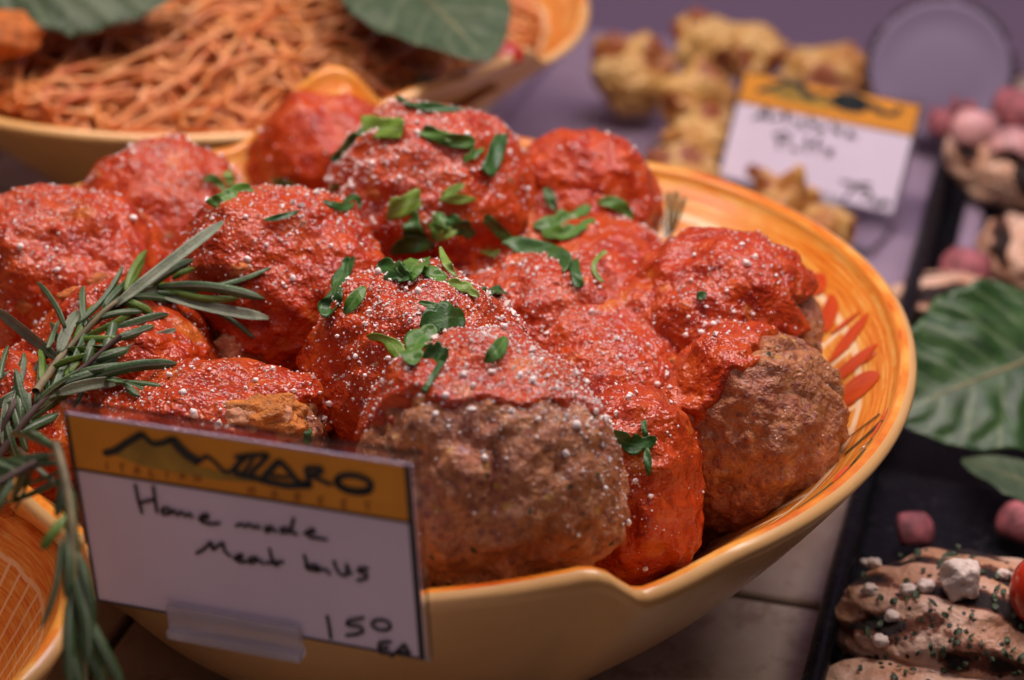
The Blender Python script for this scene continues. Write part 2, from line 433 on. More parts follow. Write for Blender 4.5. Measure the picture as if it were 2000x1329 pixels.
class Bowl:
    def __init__(s, cx, cy, rim, rb, pw=.62, nth=288, thick=.0085, z0=Z0, pin=1.0):
        s.pin = pin
        s.c = (cx, cy); s.rim = rim; s.rb = rb; s.pw = pw; s.nth = nth; s.t = thick; s.z0 = z0
    def inner(s, th, v):
        """th degrees array, v 0 (rim) .. 1 (bottom) -> points on the inner wall"""
        r, z = s.rim(th); q = np.clip(1 - v, 0, 1)
        rb = s.rb; zi = s.z0 + .012
        rr = (rb + (r - s.t - rb)*q**s.pin); zz = zi + (z - .0035 - zi)*q
        flat = np.clip((v - .86)/.14, 0, 1)
        rr = rr*(1 - flat); zz = np.where(v > .86, zi + (z - .0035 - zi)*.14*(1-flat)**2, zz)
        a = np.radians(th)
        return np.stack([s.c[0] + rr*np.cos(a), s.c[1] + rr*np.sin(a), zz], -1)
    def build(s, name):
        root = empty(name, (s.c[0], s.c[1], s.z0))
        th = np.linspace(-180, 180, s.nth, endpoint=False); a = np.radians(th); r, z = s.rim(th)
        rows = []
        # exterior, base ring upwards
        for q in (-2, -1, *np.linspace(0, 1, 22)):
            if q == -2: rr = np.full(s.nth, .001); zz = np.full(s.nth, s.z0 + .003)
            elif q == -1: rr = np.full(s.nth, s.rb - .006); zz = np.full(s.nth, s.z0 + .0005)
            else:
                rr = s.rb + (r - .0003 - s.rb)*q**s.pw; zz = s.z0 + .001 + (z - .0045 - s.z0)*q
            rows.append(np.stack([s.c[0] + rr*np.cos(a), s.c[1] + rr*np.sin(a), zz], -1))
        nout = len(rows)
        # rounded lip
        for k in range(1, 7):
            ph = k/7*math.pi; rr = r - s.t/2 - .0003 + (s.t/2)*math.cos(ph); zz = z - .0038 + .0038*math.sin(ph)
            rows.append(np.stack([s.c[0] + rr*np.cos(a), s.c[1] + rr*np.sin(a), zz], -1))
        vv = [None]*len(rows)
        for v in np.linspace(0, .995, 44):
            rows.append(s.inner(th, np.full(s.nth, v)))
        V = np.concatenate(rows); n = s.nth; m = len(rows)
        i = np.arange(m-1)[:, None]*n; j = np.arange(n)[None]; k = (j+1) % n
        F = np.stack([i+j, i+k, i+n+k, i+n+j], -1)
        Fo = F[:nout+2].reshape(-1, 4); Fi = F[nout+2:].reshape(-1, 4)
        def sub(Fs, nm, mat, withuv):
            idx, inv = np.unique(Fs.ravel(), return_inverse=True)
            uv = None
            if withuv:
                row = idx // n; col = idx % n
                vv_ = np.clip((row - nout - 6)/43., -.05, 1); uu = np.abs(col/n - .5)*2.
                uv = np.stack([uu, vv_], 1)
            return mesh(nm, V[idx], inv.reshape(-1, 4), mat, root, uv=uv, loc=(s.c[0], s.c[1], s.z0))
        sub(Fo, 'outer_wall', M_OUT, False); s.inw = sub(Fi, 'inner_wall', M_IN, True)
        s.root = root; return root
    def decal(s, name, mat, p0, p1, wid, lift=.0005, shape='petal', n=10, m=4):
        """brush mark from (th,v) p0 to p1; wid in v-ish metres"""
        t = np.linspace(0, 1, n); th = p0[0] + (p1[0]-p0[0])*t; v = p0[1] + (p1[1]-p0[1])*t
        C = s.inner(th, v); T = np.gradient(C, axis=0); ctr = np.array([s.c[0], s.c[1], .25])
        W = wid*(np.sin(np.pi*np.clip(t*.93+.04, 0, 1))**.7 if shape == 'petal' else (.35 + .65*t))
        # sideways on the surface: step in theta
        d = 1.0; S = s.inner(th+d, v) - C; S -= T*(np.sum(S*T, 1)/np.sum(T*T, 1))[:, None]; S /= np.linalg.norm(S, axis=1)[:, None]
        N = np.cross(S, T); N /= np.linalg.norm(N, axis=1)[:, None]; N *= np.sign(np.sum(N*(ctr-C), 1))[:, None]
        V = np.concatenate([C + S*W[:, None]*a + N*lift*(1.6-.6*abs(a)) + N*(W[:, None]*a)**2*2. for a in np.linspace(-1, 1, 2*m+1)])
        k = 2*m+1; i = np.arange(k-1)[:, None]*n; j = np.arange(n-1)[None]
        F = np.stack([i+j, i+j+1, i+n+j+1, i+n+j], -1).reshape(-1, 4)
        uv = np.stack([np.tile(t, k), np.repeat(np.linspace(0, 1, k), n)], 1)
        return mesh(name, V, F, mat, s.inw, uv=uv)

bowl = Bowl(*BC, rim_main, .086)
tag(bowl.build('serving_bowl'), 'large yellow ceramic bowl with wavy rim heaped with meatballs', 'bowl', 'yellow painted bowls')
PC = np.array([-.172, .468])
pbowl = Bowl(*PC, rim_pasta, .09, pw=1.2, pin=1.35)
tag(pbowl.build('serving_bowl'), 'yellow ceramic bowl full of red spaghetti, behind the meatball bowl', 'bowl', 'yellow painted bowls')
lbowl = Bowl(-.276, -.136, rim_round(.121, .093, .003), .05, pw=.8, nth=144, pin=.9)
tag(lbowl.build('serving_bowl'), 'orange brushed bowl at the lower left under the hanging rosemary', 'bowl', 'yellow painted bowls')
ebowl = Bowl(-.390, .195, rim_round(.128, .135, .002, 3), .06, nth=120)
tag(ebowl.build('serving_bowl'), 'bowl of which only an orange rim shows at the left edge', 'bowl', 'yellow painted bowls')
# painted marks on the inner wall of the meatball bowl, from pixels of the photograph to (angle, depth) on the wall
_th = np.linspace(-180, 180, 361); _v = np.linspace(0, .85, 50)
_W = np.concatenate([bowl.inner(_th, np.full(361, v)) for v in _v]); _i = np.arange(49)[:, None]*361; _j = np.arange(360)[None]
WB = BVHTree.FromPolygons(_W.tolist(), np.stack([_i+_j, _i+_j+1, _i+362+_j, _i+361+_j], -1).reshape(-1, 4).tolist())
def wall_uv(px, py):
    h = None
    while h is None:
        h = WB.ray_cast(Vector(CAM), Vector(ray(px, py)))[0]; px += (1400-px)*.01; py += (650-py)*.01
    th = math.degrees(math.atan2(h.y-BC[1], h.x-BC[0])); zr = rim_main(np.array([th]))[1][0]; zi = Z0+.012
    return th, 1-(h.z-zi)/(zr-.0035-zi)
for a, b, wd in [((1606, 573), (1580, 540), 26), ((1615, 650), (1624, 577), 22), ((1624, 654), (1680, 610), 8), ((1622, 708), (1696, 614), 21), ((1612, 758), (1714, 674), 24), ((1688, 712), (1714, 688), 5),
                 ((1630, 784), (1718, 738), 44), ((1634, 810), (1652, 793), 16), ((1632, 952), (1676, 919), 9), ((1700, 860), (1735, 800), 5)]:
    bowl.decal('painted_petal', M_RED, wall_uv(*a), wall_uv(*b), wd*.5*.85/FPX*2.2)
for a, b, wd in [((1645, 867), (1720, 810), 6), ((1650, 890), (1741, 832), 14), ((1680, 882), (1712, 864), 5), ((1560, 1000), (1690, 880), 7), ((1600, 980), (1680, 905), 5), ((1302, 468), (1286, 388), 11), ((1306, 465), (1306, 378), 10), ((1310, 460), (1322, 376), 10), ((1315, 455), (1337, 388), 10)]:
    bowl.decal('painted_leaf', M_DKGREEN, wall_uv(*a), wall_uv(*b), wd*.5*.85/FPX*1.4, shape='brush')

# ------------------------------------------------------------------ meatballs
heapV, heapF, heapN = [], [], 0
def heap_add(V, F):
    global heapN
    heapV.append(V); heapF.append(F + heapN); heapN += len(V)
BALLS = {}
def meatball(label, px, py, z, r, seed, lvl=5, pour=(0, 0, 1), thr=-.3, scl=(1, 1, 1), bare=(), box_=0., rough=1., dust=.5, thick=.0022, tilt=0.):
    BALLS[seed] = (px, py, z, r, scl)
    c = atz(px, py, z); U, F = ico(lvl); S = np.array(scl)
    so = np.array([seed*3.1, seed*1.7, -seed*2.3])
    B = 1 + .13*fbm(U*1.25+so, 2) + .075*fbm(U*2.9+so, 2)
    if box_: B = B * (1 + box_*((np.abs(U)**4).sum(1)**-.25 - 1.15))
    D = U*S; P0 = D*(r*B)[:, None]; nrm = U/S; nrm /= np.linalg.norm(nrm, axis=1)[:, None]
    G = P0 + so*.05
    f1, cell = worley(G*235, seed); f2, _ = worley(G*120, seed+9)
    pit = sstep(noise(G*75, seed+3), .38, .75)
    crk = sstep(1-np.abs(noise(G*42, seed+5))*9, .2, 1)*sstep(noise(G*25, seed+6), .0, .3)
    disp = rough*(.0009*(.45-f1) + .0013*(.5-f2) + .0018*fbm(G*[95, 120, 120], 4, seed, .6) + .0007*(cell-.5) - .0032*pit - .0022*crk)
    Vm = P0 + nrm*disp[:, None]
    root = empty('meatball', c - np.array([0, 0, r*S[2]]))
    tag(root, label, 'meatball', 'meatballs in the bowl')
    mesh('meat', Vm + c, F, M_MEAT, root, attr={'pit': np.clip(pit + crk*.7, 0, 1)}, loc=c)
    # sauce
    pd = unit(pour)
    cov = U @ pd + .30*fbm(U*2.1+so*1.3, 2, 40) + .17*fbm(U*5.2+so, 3, 50) - thr
    for bx, by, bz, amp, wd in bare:
        cov = cov - amp*np.exp((U @ unit((bx, by, bz)) - 1)/wd)
    t = -.0045 + (.0045 + thick)*sstep(cov, -.10, .07) + .0007*np.exp(-((cov-.05)/.05)**2) + .0016*sstep(cov, .05, .8)*fbm(G*45, 2, 60)
    fine = .0011*fbm(G*105, 3, 70) + .0007*np.maximum(noise(G*260, 71), 0)
    Ps = P0*(1) + nrm*(t + fine*sstep(t, -.002, .001))[:, None]
    keep = (t > -.0036)
    Fk = F[keep[F].any(1)]
    Vw = None
    if len(Fk):
        idx, inv = np.unique(Fk.ravel(), return_inverse=True); Vw = Ps[idx] + c; Fk = inv.reshape(-1, 3)
        du = np.clip(nrm[idx, 2]*.9+.25, 0, 1)*np.clip(.55 + .8*fbm(G[idx]*28, 3, 80), 0, 1.2)*dust*2
        mesh('sauce', Vw, Fk, M_SAUCE, root, attr={'dust': du}, loc=c)
        heap_add(Vw, Fk)
    heap_add(Vm + c, F)
    return root, c

L = 6
MB = {}
MB[1] = meatball('browned meatball at the front, its meat side half hidden by the price card', 955, 925, .128, .0475, 1, L, (-.12, .36, .90), .46, (1.02, .95, 1), dust=.9, bare=[(.1, -.9, .2, .5, .3)])
MB[2] = meatball('big browned bare meatball on the right beside the red painted petals', 1462, 838, .101, .0385, 2, L, (-.75, .30, .60), .50, (1, .95, 1.06), dust=.4)
MB[3] = meatball('meatball with smooth orange-red sauce cap, right rear, above the browned one', 1402, 640, .113, .0415, 3, L, (-.60, -.30, .74), .02, (1.05, 1, .90), dust=.35, thick=.003)
MB[4] = meatball('sauced meatball in the middle under the largest lobed parsley leaf', 815, 745, .122, .0435, 4, L, (.1, -.2, 1), -.62, (1.02, 1, 1), bare=[(-.2, -.9, -.45, .9, .06)], dust=.75)
MB[5] = meatball('sauced meatball left of centre with bare meat and a bread chunk below', 545, 565, .130, .0425, 5, L, (.25, .1, 1), -.42, (1.02, 1, .98), bare=[(-.55, -.75, -.5, 1.0, .08), (-.2, -.9, .3, .35, .03)], dust=.75)
MB[6] = meatball('cheese dusted sauced meatball on top of the heap at the back', 835, 395, .134, .0435, 6, L, (0, 0, 1), -.95, (1.05, 1, .96), dust=.85)
MB[7] = meatball('smooth sauced meatball against the raised lobe of the bowl rim', 632, 318, .106, .0345, 7, 5, (0, 0, 1), -1.3, (1.0, 1, 1.0), dust=.35)
MB[8] = meatball('bright red sauced meatball at the rear right with bare meat at its right', 1132, 418, .114, .0365, 8, L, (-.5, -.2, .8), -.42, (.98, .95, 1.02), dust=.35, thick=.003)
MB[9] = meatball('rear left meatball, bare on its left and sauced on top', 315, 440, .112, .038, 9, 5, (.55, -.1, .8), -.12, (1.08, 1, .95), bare=[(-.1, -.75, .6, .5, .04)], dust=.6)
MB[10] = meatball('sauced meatball cut by the left edge above the rosemary', 115, 560, .120, .0435, 10, L, (.2, .1, 1), -.75, (1.08, 1, .95), bare=[(.15, -.8, .5, .45, .02), (-.1, -.85, .45, .4, .02)], dust=.6)
MB[11] = meatball('cheese dusted sauced meatball in the centre right of the dark parsley strip', 1085, 665, .104, .040, 11, L, (0, 0, 1), -1.2, (1.15, 1.05, .90), dust=.9)
MB[12] = meatball('sauced meatball lying under the rosemary sprigs', 235, 765, .110, .040, 12, L, (.2, .1, 1), -1.1, (1.1, 1, 1), dust=.55)
MB[13] = meatball('broken meatball with melted orange cheese just above the price card', 425, 860, .118, .034, 13, L, (-.3, .2, .9), -.35, (1.32, .85, .82), box_=.5, bare=[(.9, -.3, .35, 1.2, .10)], dust=.35)
MB[14] = meatball('sauce drenched lump between the two browned meatballs at the front', 1228, 965, .098, .033, 14, L, (0, 0, 1), -1.4, (.74, .9, 1.15), dust=.7, thick=.004)
MB[15] = meatball('dark wet meatball low beneath the big browned one at the right rim', 1400, 965, .060, .027, 15, 5, (0, 0, 1), 3., (1.15, 1, .9), rough=.8)
MB[16] = meatball('sauced meatball at the lower left below the rosemary stems', 30, 850, .112, .030, 16, 5, (.2, 0, 1), -.4, (1, 1, 1), dust=.4)

# thick sauce run together in the hollows between the meatballs
def web():
    n = 210; gx = np.linspace(-.2, .2, n) + BC[0]; gy = np.linspace(-.2, .2, n) + BC[1]; X, Y = np.meshgrid(gx, gy); P = np.stack([X.ravel(), Y.ravel(), 0*X.ravel()], 1)
    tau = .014; acc = np.zeros(n*n); z_ref = .1
    mounds = {101: (1195, 790, .098, .036, (1, 1, 1)), 102: (1120, 560, .100, .034, (1.2, 1, 1)), 103: (1225, 600, .098, .034, (1, 1, 1))}
    for k, (px, py, z, r, scl) in {**BALLS, **mounds}.items():
        if k in (2, 13, 15, 16): continue
        c = atz(px, py, z); d2 = ((P[:, 0]-c[0])/(r*scl[0]))**2 + ((P[:, 1]-c[1])/(r*scl[1]))**2
        hh = np.where(d2 < 1, c[2] + r*scl[2]*np.sqrt(np.clip(1-d2, 0, 1)), c[2] - .05*(d2-1))
        acc += np.exp((hh - z_ref)/tau)
    h = z_ref + tau*np.log(acc + 1e-9) - .0050
    mk = np.zeros(n*n)
    for px, py, z, r, scl in mounds.values(): mk = np.maximum(mk, np.exp(-(((P[:, :2]-atz(px, py, z)[:2])/(r*.95))**2).sum(1)**1.5))
    for x, y, rad in [(1010, 470, .030), (1150, 560, .036), (1090, 560, .034), (1210, 640, .034), (1190, 745, .022), (720, 440, .028), (900, 480, .026), (560, 370, .024), (460, 430, .022), (300, 560, .028), (230, 640, .028), (1010, 700, .020), (960, 560, .022), (760, 300, .018), (1010, 330, .016)]:
        p = atz(x, y, .135); mk = np.maximum(mk, np.exp(-(((P[:, :2]-p[:2])/rad)**2).sum(1)**1.5))
    h = h - .035*(1-sstep(mk, .12, .5)) + .0016*fbm(P*[70, 70, 1], 3, 91) + .0012*fbm(P*[170, 170, 1], 2, 93)
    idx = np.arange(n*n).reshape(n, n); F = np.stack([idx[:-1, :-1], idx[:-1, 1:], idx[1:, 1:], idx[1:, :-1]], -1).reshape(-1, 4)
    ok = (h > .075) & (mk > .04); F = F[ok[F].all(1)]; P[:, 2] = h
    u, inv = np.unique(F.ravel(), return_inverse=True); V = P[u]; F = inv.reshape(-1, 4)
    o = mesh('sauce_between', V, F, M_SAUCE, attr={'dust': np.full(len(V), .3)})
    tag(o, 'thick red sauce run together in the hollows between the meatballs', 'sauce', kind='stuff')
    heap_add(V, np.concatenate([F[:, [0, 1, 2]], F[:, [0, 2, 3]]]))
web()
# red sauce lying in the bowl
def pool():
    n = 150; g = np.linspace(-.2, .2, n); X, Y = np.meshgrid(g, g); P = np.stack([X.ravel(), Y.ravel(), 0*X.ravel()], 1)
    rr = np.hypot(P[:, 0], P[:, 1]); th = np.degrees(np.arctan2(P[:, 1], P[:, 0]))
    z = .060 + .008*fbm(P*40, 3, 5)
    # bowl wall radius at that height
    rim_r, rim_z = rim_main(th); q = np.clip((z - (Z0+.012))/(rim_z-.0035-(Z0+.012)), 0, 1)
    rw = .086 + (rim_r-.0085-.086)*q
    ok = rr < rw + .001
    idx = np.arange(n*n).reshape(n, n)
    F = np.stack([idx[:-1, :-1], idx[:-1, 1:], idx[1:, 1:], idx[1:, :-1]], -1).reshape(-1, 4)
    F = F[ok[F].all(1)]
    P[:, 2] = z; P[:, :2] += BC
    used, inv = np.unique(F.ravel(), return_inverse=True)
    V = P[used]; F = inv.reshape(-1, 4)
    o = mesh('tomato_sauce', V, F, M_SAUCE, attr={'dust': np.zeros(len(V))})
    tag(o, 'red tomato sauce pooled beneath the heap of meatballs', 'sauce', kind='stuff')
    return V, F
pv, pf = pool()

HV = np.concatenate(heapV); HF = np.concatenate(heapF)
tri2 = np.concatenate([pf[:, [0, 1, 2]], pf[:, [0, 2, 3]]]) + len(HV)
BVH = BVHTree.FromPolygons(np.concatenate([HV, pv]).tolist(), np.concatenate([HF, tri2]).tolist())
CV = Vector(CAM)
def hit(px, py):
    h = BVH.ray_cast(CV, Vector(ray(px, py)))
    if h[0] is None: return None
    n = np.array(h[1]);  n = n if n @ ray(px, py) < 0 else -n
    return np.array(h[0]), n, h[3]

# extra pieces on the meatballs
def lump(name, c, r, mat, parent=None, lvl=3, amp=.25, scl=(1, 1, 1), seed=0, freq=1.6, attrf=None, rot=None, box_=0.):
    U, F = ico(lvl); B = 1 + amp*fbm(U*freq+seed*5.3, 3, seed)
    if box_: B = B*(1 + box_*((np.abs(U)**5).sum(1)**-.2 - 1.1))
    P = U*B[:, None]*r*np.array(scl)
    if rot is not None: P = P @ np.array(rot)
    at = attrf(U, P) if attrf else None
    return mesh(name, P + c, F, mat, parent, attr=at, loc=c)
h = hit(460, 690)
if h is not None: lump('bread_chunk', h[0] + h[1]*.001, .0085, M_BREAD, MB[5][0], 4, .5, (.8, .8, 1.1), 3, 1.8)
for k, (x, y, rr, m) in enumerate([(500, 800, .0095, M_CHEDDAR), (545, 790, .0075, M_CHEDDAR), (470, 815, .006, M_BREAD), (560, 830, .006, M_CHEDDAR), (535, 815, .006, M_BREAD)]):
    h = hit(x, y)
    if h is not None: lump('cheese_piece' if m is M_CHEDDAR else 'bread_piece', h[0] - h[1]*rr*.55, rr*1.1, m, MB[13][0], 4, .3, (1.25, .8, .8), 20+k, 2.2)
for k, (x, y, rr, b, nm) in enumerate([(135, 572, .0045, 10, 'orange_bit'), (190, 545, .005, 10, 'orange_bit'), (50, 600, .004, 10, 'orange_bit'), (470, 525, .0045, 5, 'orange_bit'),
                             (1108, 1080, .0045, 1, 'orange_bit'), (1315, 705, .003, 2, 'orange_bit'), (740, 385, .004, 6, 'orange_bit')]):
    h = hit(x, y)
    if h is not None: lump(nm, h[0] - h[1]*rr*.55, rr, M_VEG, MB[b][0], 3, .5, (1.3, .8, .8), 40+k, 1.8)

# ------------------------------------------------------------------ grated cheese
def cheese():
    octa = np.array([(1,0,0),(-1,0,0),(0,1,0),(0,-1,0),(0,0,1),(0,0,-1)], float)
    of = np.array([(0,2,4),(2,1,4),(1,3,4),(3,0,4),(2,0,5),(1,2,5),(3,1,5),(0,3,5)])
    pts = []
    rays = 85000
    xy = RNG.uniform(-.205, .205, (rays, 2)) + BC
    til = RNG.normal(0, .38, (rays, 2))
    xyz = np.stack([xy[:, 0], xy[:, 1], np.full(rays, .125)], 1)
    dens = .26 + .95*fbm(xyz*[26, 26, 1], 4, 5, .65)
    spots = [(940, 725, .030, 1.1), (830, 565, .03, 1.0), (650, 375, .032, .9), (760, 320, .03, .6), (1000, 620, .03, .6), (1120, 770, .03, 1.0), (1380, 620, .018, .5), (1150, 840, .025, .6), (560, 420, .03, .5), (330, 330, .025, .3)]
    for x, y, s, a in spots:
        h = hit(x, y)
        if h is not None: dens = dens + a*np.exp(-((xyz[:, :2]-h[0][:2])**2).sum(1)/s**2)
    for x, y, s, a in [(1180, 350, .035, -.5), (620, 240, .04, -.8), (1420, 520, .035, -.35), (1480, 850, .045, -1.4), (1000, 1000, .030, -2.2), (880, 930, .026, -2.0), (1090, 960, .024, -1.8)]:
        h = hit(x, y)
        if h is not None: dens = dens + a*np.exp(-((xyz[:, :2]-h[0][:2])**2).sum(1)/s**2)
    acc = RNG.uniform(0, 1, rays) < np.clip(dens, .03, 1.6)/1.6
    for p, t_ in zip(xy[acc], til[acc]):
        d = Vector((t_[0], t_[1], -1)).normalized(); o = Vector((p[0], p[1], .13)) - d*.14
        h = BVH.ray_cast(o, d)
        if h[0] is not None and h[0].z > .085: pts.append((*h[0], *h[1]))
    ncoarse = len(pts)
    for x, y, sd, a in spots + [(1060, 700, .02, 1.), (1180, 730, .02, .8), (700, 380, .025, 1.), (880, 250, .03, .7), (1090, 590, .03, .8), (90, 420, .03, .6)]:
        h = hit(x, y)
        if h is None: continue
        for _ in range(int(480*a)):
            p = h[0][:2] + RNG.normal(0, sd*.55, 2); d = Vector((*RNG.normal(0, .3, 2), -1)).normalized(); g_ = BVH.ray_cast(Vector((p[0], p[1], .13)) - d*.14, d)
            if g_[0] is not None and g_[0].z > .085: pts.append((*g_[0], *g_[1]))
    pts = np.array(pts); n = len(pts)
    size = .00034*np.exp(RNG.normal(0, .42, n)); big = RNG.uniform(0, 1, n) < .10; size[big] *= RNG.uniform(1.5, 2.6, big.sum()); size[ncoarse:] *= .8
    J = RNG.uniform(.6, 1.35, (n, 6, 1)); A = RNG.normal(0, 1, (n, 3, 3)); Q, _ = np.linalg.qr(A)
    V = (octa[None]*J) @ Q * size[:, None, None] + (pts[:, :3] + pts[:, 3:]*(size*.35)[:, None])[:, None]
    F = of[None] + (np.arange(n)*6)[:, None, None]
    o = mesh('grated_cheese', V.reshape(-1, 3), F.reshape(-1, 3), M_CHEESE, smooth=False)
    tag(o, 'fine white grated cheese sprinkled over the sauced meatballs', 'cheese', kind='stuff')
    # the larger crumbs, each its own
    protos = []
    for k in range(5):
        U, Fi = ico(2); P = U*(1 + .45*fbm(U*1.4+k*9, 2, k))[:, None]*np.array([1, .85, .8]); protos.append(P)
    spec = [(740, 535, 2.2), (818, 572, 2.0), (802, 555, 1.6), (1458, 518, 2.1), (380, 810, 2.4), (912, 264, 2.0), (814, 240, 1.5), (1125, 832, 2.2), (40, 484, 2.0), (112, 528, 1.9), (258, 429, 2.4),
            (484, 508, 1.9), (572, 545, 1.9), (1224, 1018, 1.8), (1105, 886, 1.8), (1180, 955, 1.5), (945, 895, 1.6), (1283, 752, 1.8), (500, 745, 1.5), (358, 769, 1.9), (333, 735, 1.6), (70, 630, 1.3), (728, 430, 1.2),
            (727, 320, 1.8), (780, 348, 1.4), (645, 790, 1.8), (697, 697, 1.5), (660, 657, 1.3), (714, 734, 1.2), (1230, 775, 1.6), (1163, 803, 1.5), (985, 640, 1.6), (950, 640, 1.3), (1000, 516, 1.4), (1003, 560, 1.5),
            (1030, 370, 1.5), (975, 385, 1.2), (1095, 290, 1.3), (1165, 440, 1.4), (1340, 655, 1.6), (1370, 650, 1.8), (1393, 634, 1.6), (1345, 620, 1.3), (1470, 615, 1.3), (1357, 500, 1.4), (1420, 570, 1.3), (760, 700, 1.4), (600, 1010, 1.),
            (1240, 940, 1.6), (1270, 970, 1.5), (1260, 1110, 1.4), (1155, 610, 1.6), (1265, 675, 1.3), (860, 400, 1.4), (690, 365, 1.8), (640, 350, 1.5), (600, 385, 1.5), (480, 425, 1.4), (520, 480, 1.3), (850, 810, 1.6), (870, 775, 1.8), (1050, 820, 1.3), (1040, 745, 2.0), (1015, 735, 1.7), (960, 730, 1.8), (905, 735, 1.6), (925, 755, 1.5)]
    for k, (x, y, s) in enumerate(spec):
        h = hit(x, y)
        if h is None: continue
        s *= .00080; P = protos[k % 5]*s; A, _ = np.linalg.qr(RNG.normal(0, 1, (3, 3))); c = h[0] + h[1]*s*.45
        o = mesh('cheese_crumb', P @ A + c, ico(2)[1], M_CHEESE, loc=c)
        tag(o, 'larger white cheese crumb stuck on the sauced meatballs', 'cheese crumb', 'cheese crumbs on the meatballs')
cheese()

# ------------------------------------------------------------------ leaf blades
def blade(cl, nrm, wl, wr, fold=.2, thick=.0004, m=4, ripple=None, shear=None):
    """closed thin blade along centreline cl; wl, wr half widths; returns V,F(quads),uv"""
    cl = np.asarray(cl, float); n = len(cl); T = np.gradient(cl, axis=0); T /= np.linalg.norm(T, axis=1)[:, None] + 1e-12
    N = np.broadcast_to(nrm, (n, 3)).astype(float); S = np.cross(T, N); S /= np.linalg.norm(S, axis=1)[:, None] + 1e-12; N = np.cross(S, T)
    a = np.linspace(-1, 1, 2*m+1); k = len(a)
    W = np.where(a[None] < 0, np.asarray(wl)[:, None], np.asarray(wr)[:, None])
    off = W*a[None]; hgt = fold*W*np.abs(a[None])**1.4
    if ripple is not None: hgt = hgt + ripple(np.linspace(0, 1, n)[:, None], a[None], W)
    top = cl[:, None] + S[:, None]*off[..., None] + N[:, None]*hgt[..., None]
    if shear is not None: top = top + T[:, None]*(shear[:, None]*off)[..., None]
    edge = (1 - np.abs(a)**6)[None, :, None]*.9 + .1
    bot = top - N[:, None]*thick*edge
    V = np.concatenate([top.reshape(-1, 3), bot.reshape(-1, 3)])
    i = np.arange(n-1)[:, None]*k; j = np.arange(k-1)[None]; q = np.stack([i+j, i+j+1, i+k+j+1, i+k+j], -1).reshape(-1, 4)
    b = n*k; F = [q, q[:, ::-1] + b]
    l = np.arange(n-1)*k; F.append(np.stack([l, l+k, l+k+b, l+b], 1)); r_ = l+k-1; F.append(np.stack([r_, r_+b, r_+k+b, r_+k], 1))
    e = np.arange(k-1); F.append(np.stack([e, e+b, e+1+b, e+1], 1)); e2 = e+(n-1)*k; F.append(np.stack([e2, e2+1, e2+1+b, e2+b], 1))
    uv = np.stack([np.tile((a+1)/2, n), np.repeat(np.linspace(0, 1, n), k)], 1); uv = np.concatenate([uv, uv])
    return V, np.concatenate(F), uv

def pxd(x, y, d): return CAM + ray(x, y)*d
def parsley(pts, wpx, shade, form='strip', label='', bend=.0, fold=.15, lift=.0022, extra=()):
    """pts: pixels along the piece; wpx full width in px; extra: further blades (pts, wpx, form) of the same piece"""
    allb = []
    for pp, wp_, fm in [(pts, wpx, form)] + list(extra):
        pp = np.array(pp, float)
        mid = pp.mean(0); hm = hit(*mid)
        if hm is None: hm = (aty(*mid, .1), -ray(*mid), np.linalg.norm(aty(*mid, .1)-CAM))
        # centreline in px, resampled
        n = 21; t0 = np.linspace(0, 1, len(pp)); t = np.linspace(0, 1, n)
        if len(pp) == 3:
            q = (1-t)[:, None]**2*pp[0] + 2*((1-t)*t)[:, None]*(2*pp[1]-.5*(pp[0]+pp[2])) + t[:, None]**2*pp[2]
        else: q = np.stack([np.interp(t, t0, pp[:, k]) for k in (0, 1)], 1)
        ds = []
        for x, y in q:
            h = hit(x, y); ds.append(np.clip(h[2] if h is not None else hm[2], hm[2]-.011, hm[2]+.011))
        ds = np.array(ds); tt = np.polyfit(t, ds, 2); ds2 = np.minimum(np.polyval(tt, t), ds + .0006) - lift
        ds2 = ds2 - bend*np.sin(np.pi*t)
        C = np.array([pxd(x, y, d) for (x, y), d in zip(q, ds2)])
        nm = unit(hm[1]*.6 - ray(*mid)*.8 + RNG.normal(0, .16, 3))
        w_ = wp_*.5*np.mean(ds2)/FPX
        if fm == 'strip':       # knife-cut slice: blunt ends
            e = np.minimum(1, .86 + 1.6*np.minimum(t, 1-t)); wl = w_*e*(1+.10*np.sin(9*t+1)); wr = w_*e*(1+.12*np.sin(7*t+4))
        elif fm == 'point':
            e = np.sin(np.pi*np.clip(t*.90+.06, 0, 1))**.8; wl = w_*e*1.05; wr = w_*e*(.95)
        elif fm == 'fan':       # narrow base that widens to a toothed end
            e = .22 + .9*t**.9; e = np.where(t > .82, e*(1-.55*((t-.82)/.18)**2), e)
            wl = w_*e*(1 + .20*np.sin(t*17)); wr = w_*e*(1 + .22*np.sin(t*15+2))
        elif fm == 'lobed':
            e = np.sin(np.pi*np.clip(t*.93+.05, 0, 1))**.6
            wl = w_*e*(.55 + .62*np.abs(np.sin(t*math.pi*2.6))**.7); wr = w_*e*(.55 + .62*np.abs(np.sin(t*math.pi*2.6+.6))**.7)
        elif fm == 'stem':
            wl = wr = w_*np.ones(n)
        cu = RNG.uniform(-.4, .4)
        allb.append(blade(C, nm, wl, wr, fold + RNG.uniform(-.12, .12), .00045 if fm != 'stem' else .0011, 4, lambda u, a, W: W*(.16*np.sin(u*9+a*2.2+cu*9) + cu*.3*a), shear=np.linspace(RNG.uniform(-.6, .6), RNG.uniform(-.6, .6), n) if fm in ('strip', 'fan') else None))
    V, F, uv = join(allb)
    o = mesh('parsley_piece', V, F, M_PARS[shade], uv=uv)
    tag(o, label, 'parsley', 'chopped parsley on the meatballs')

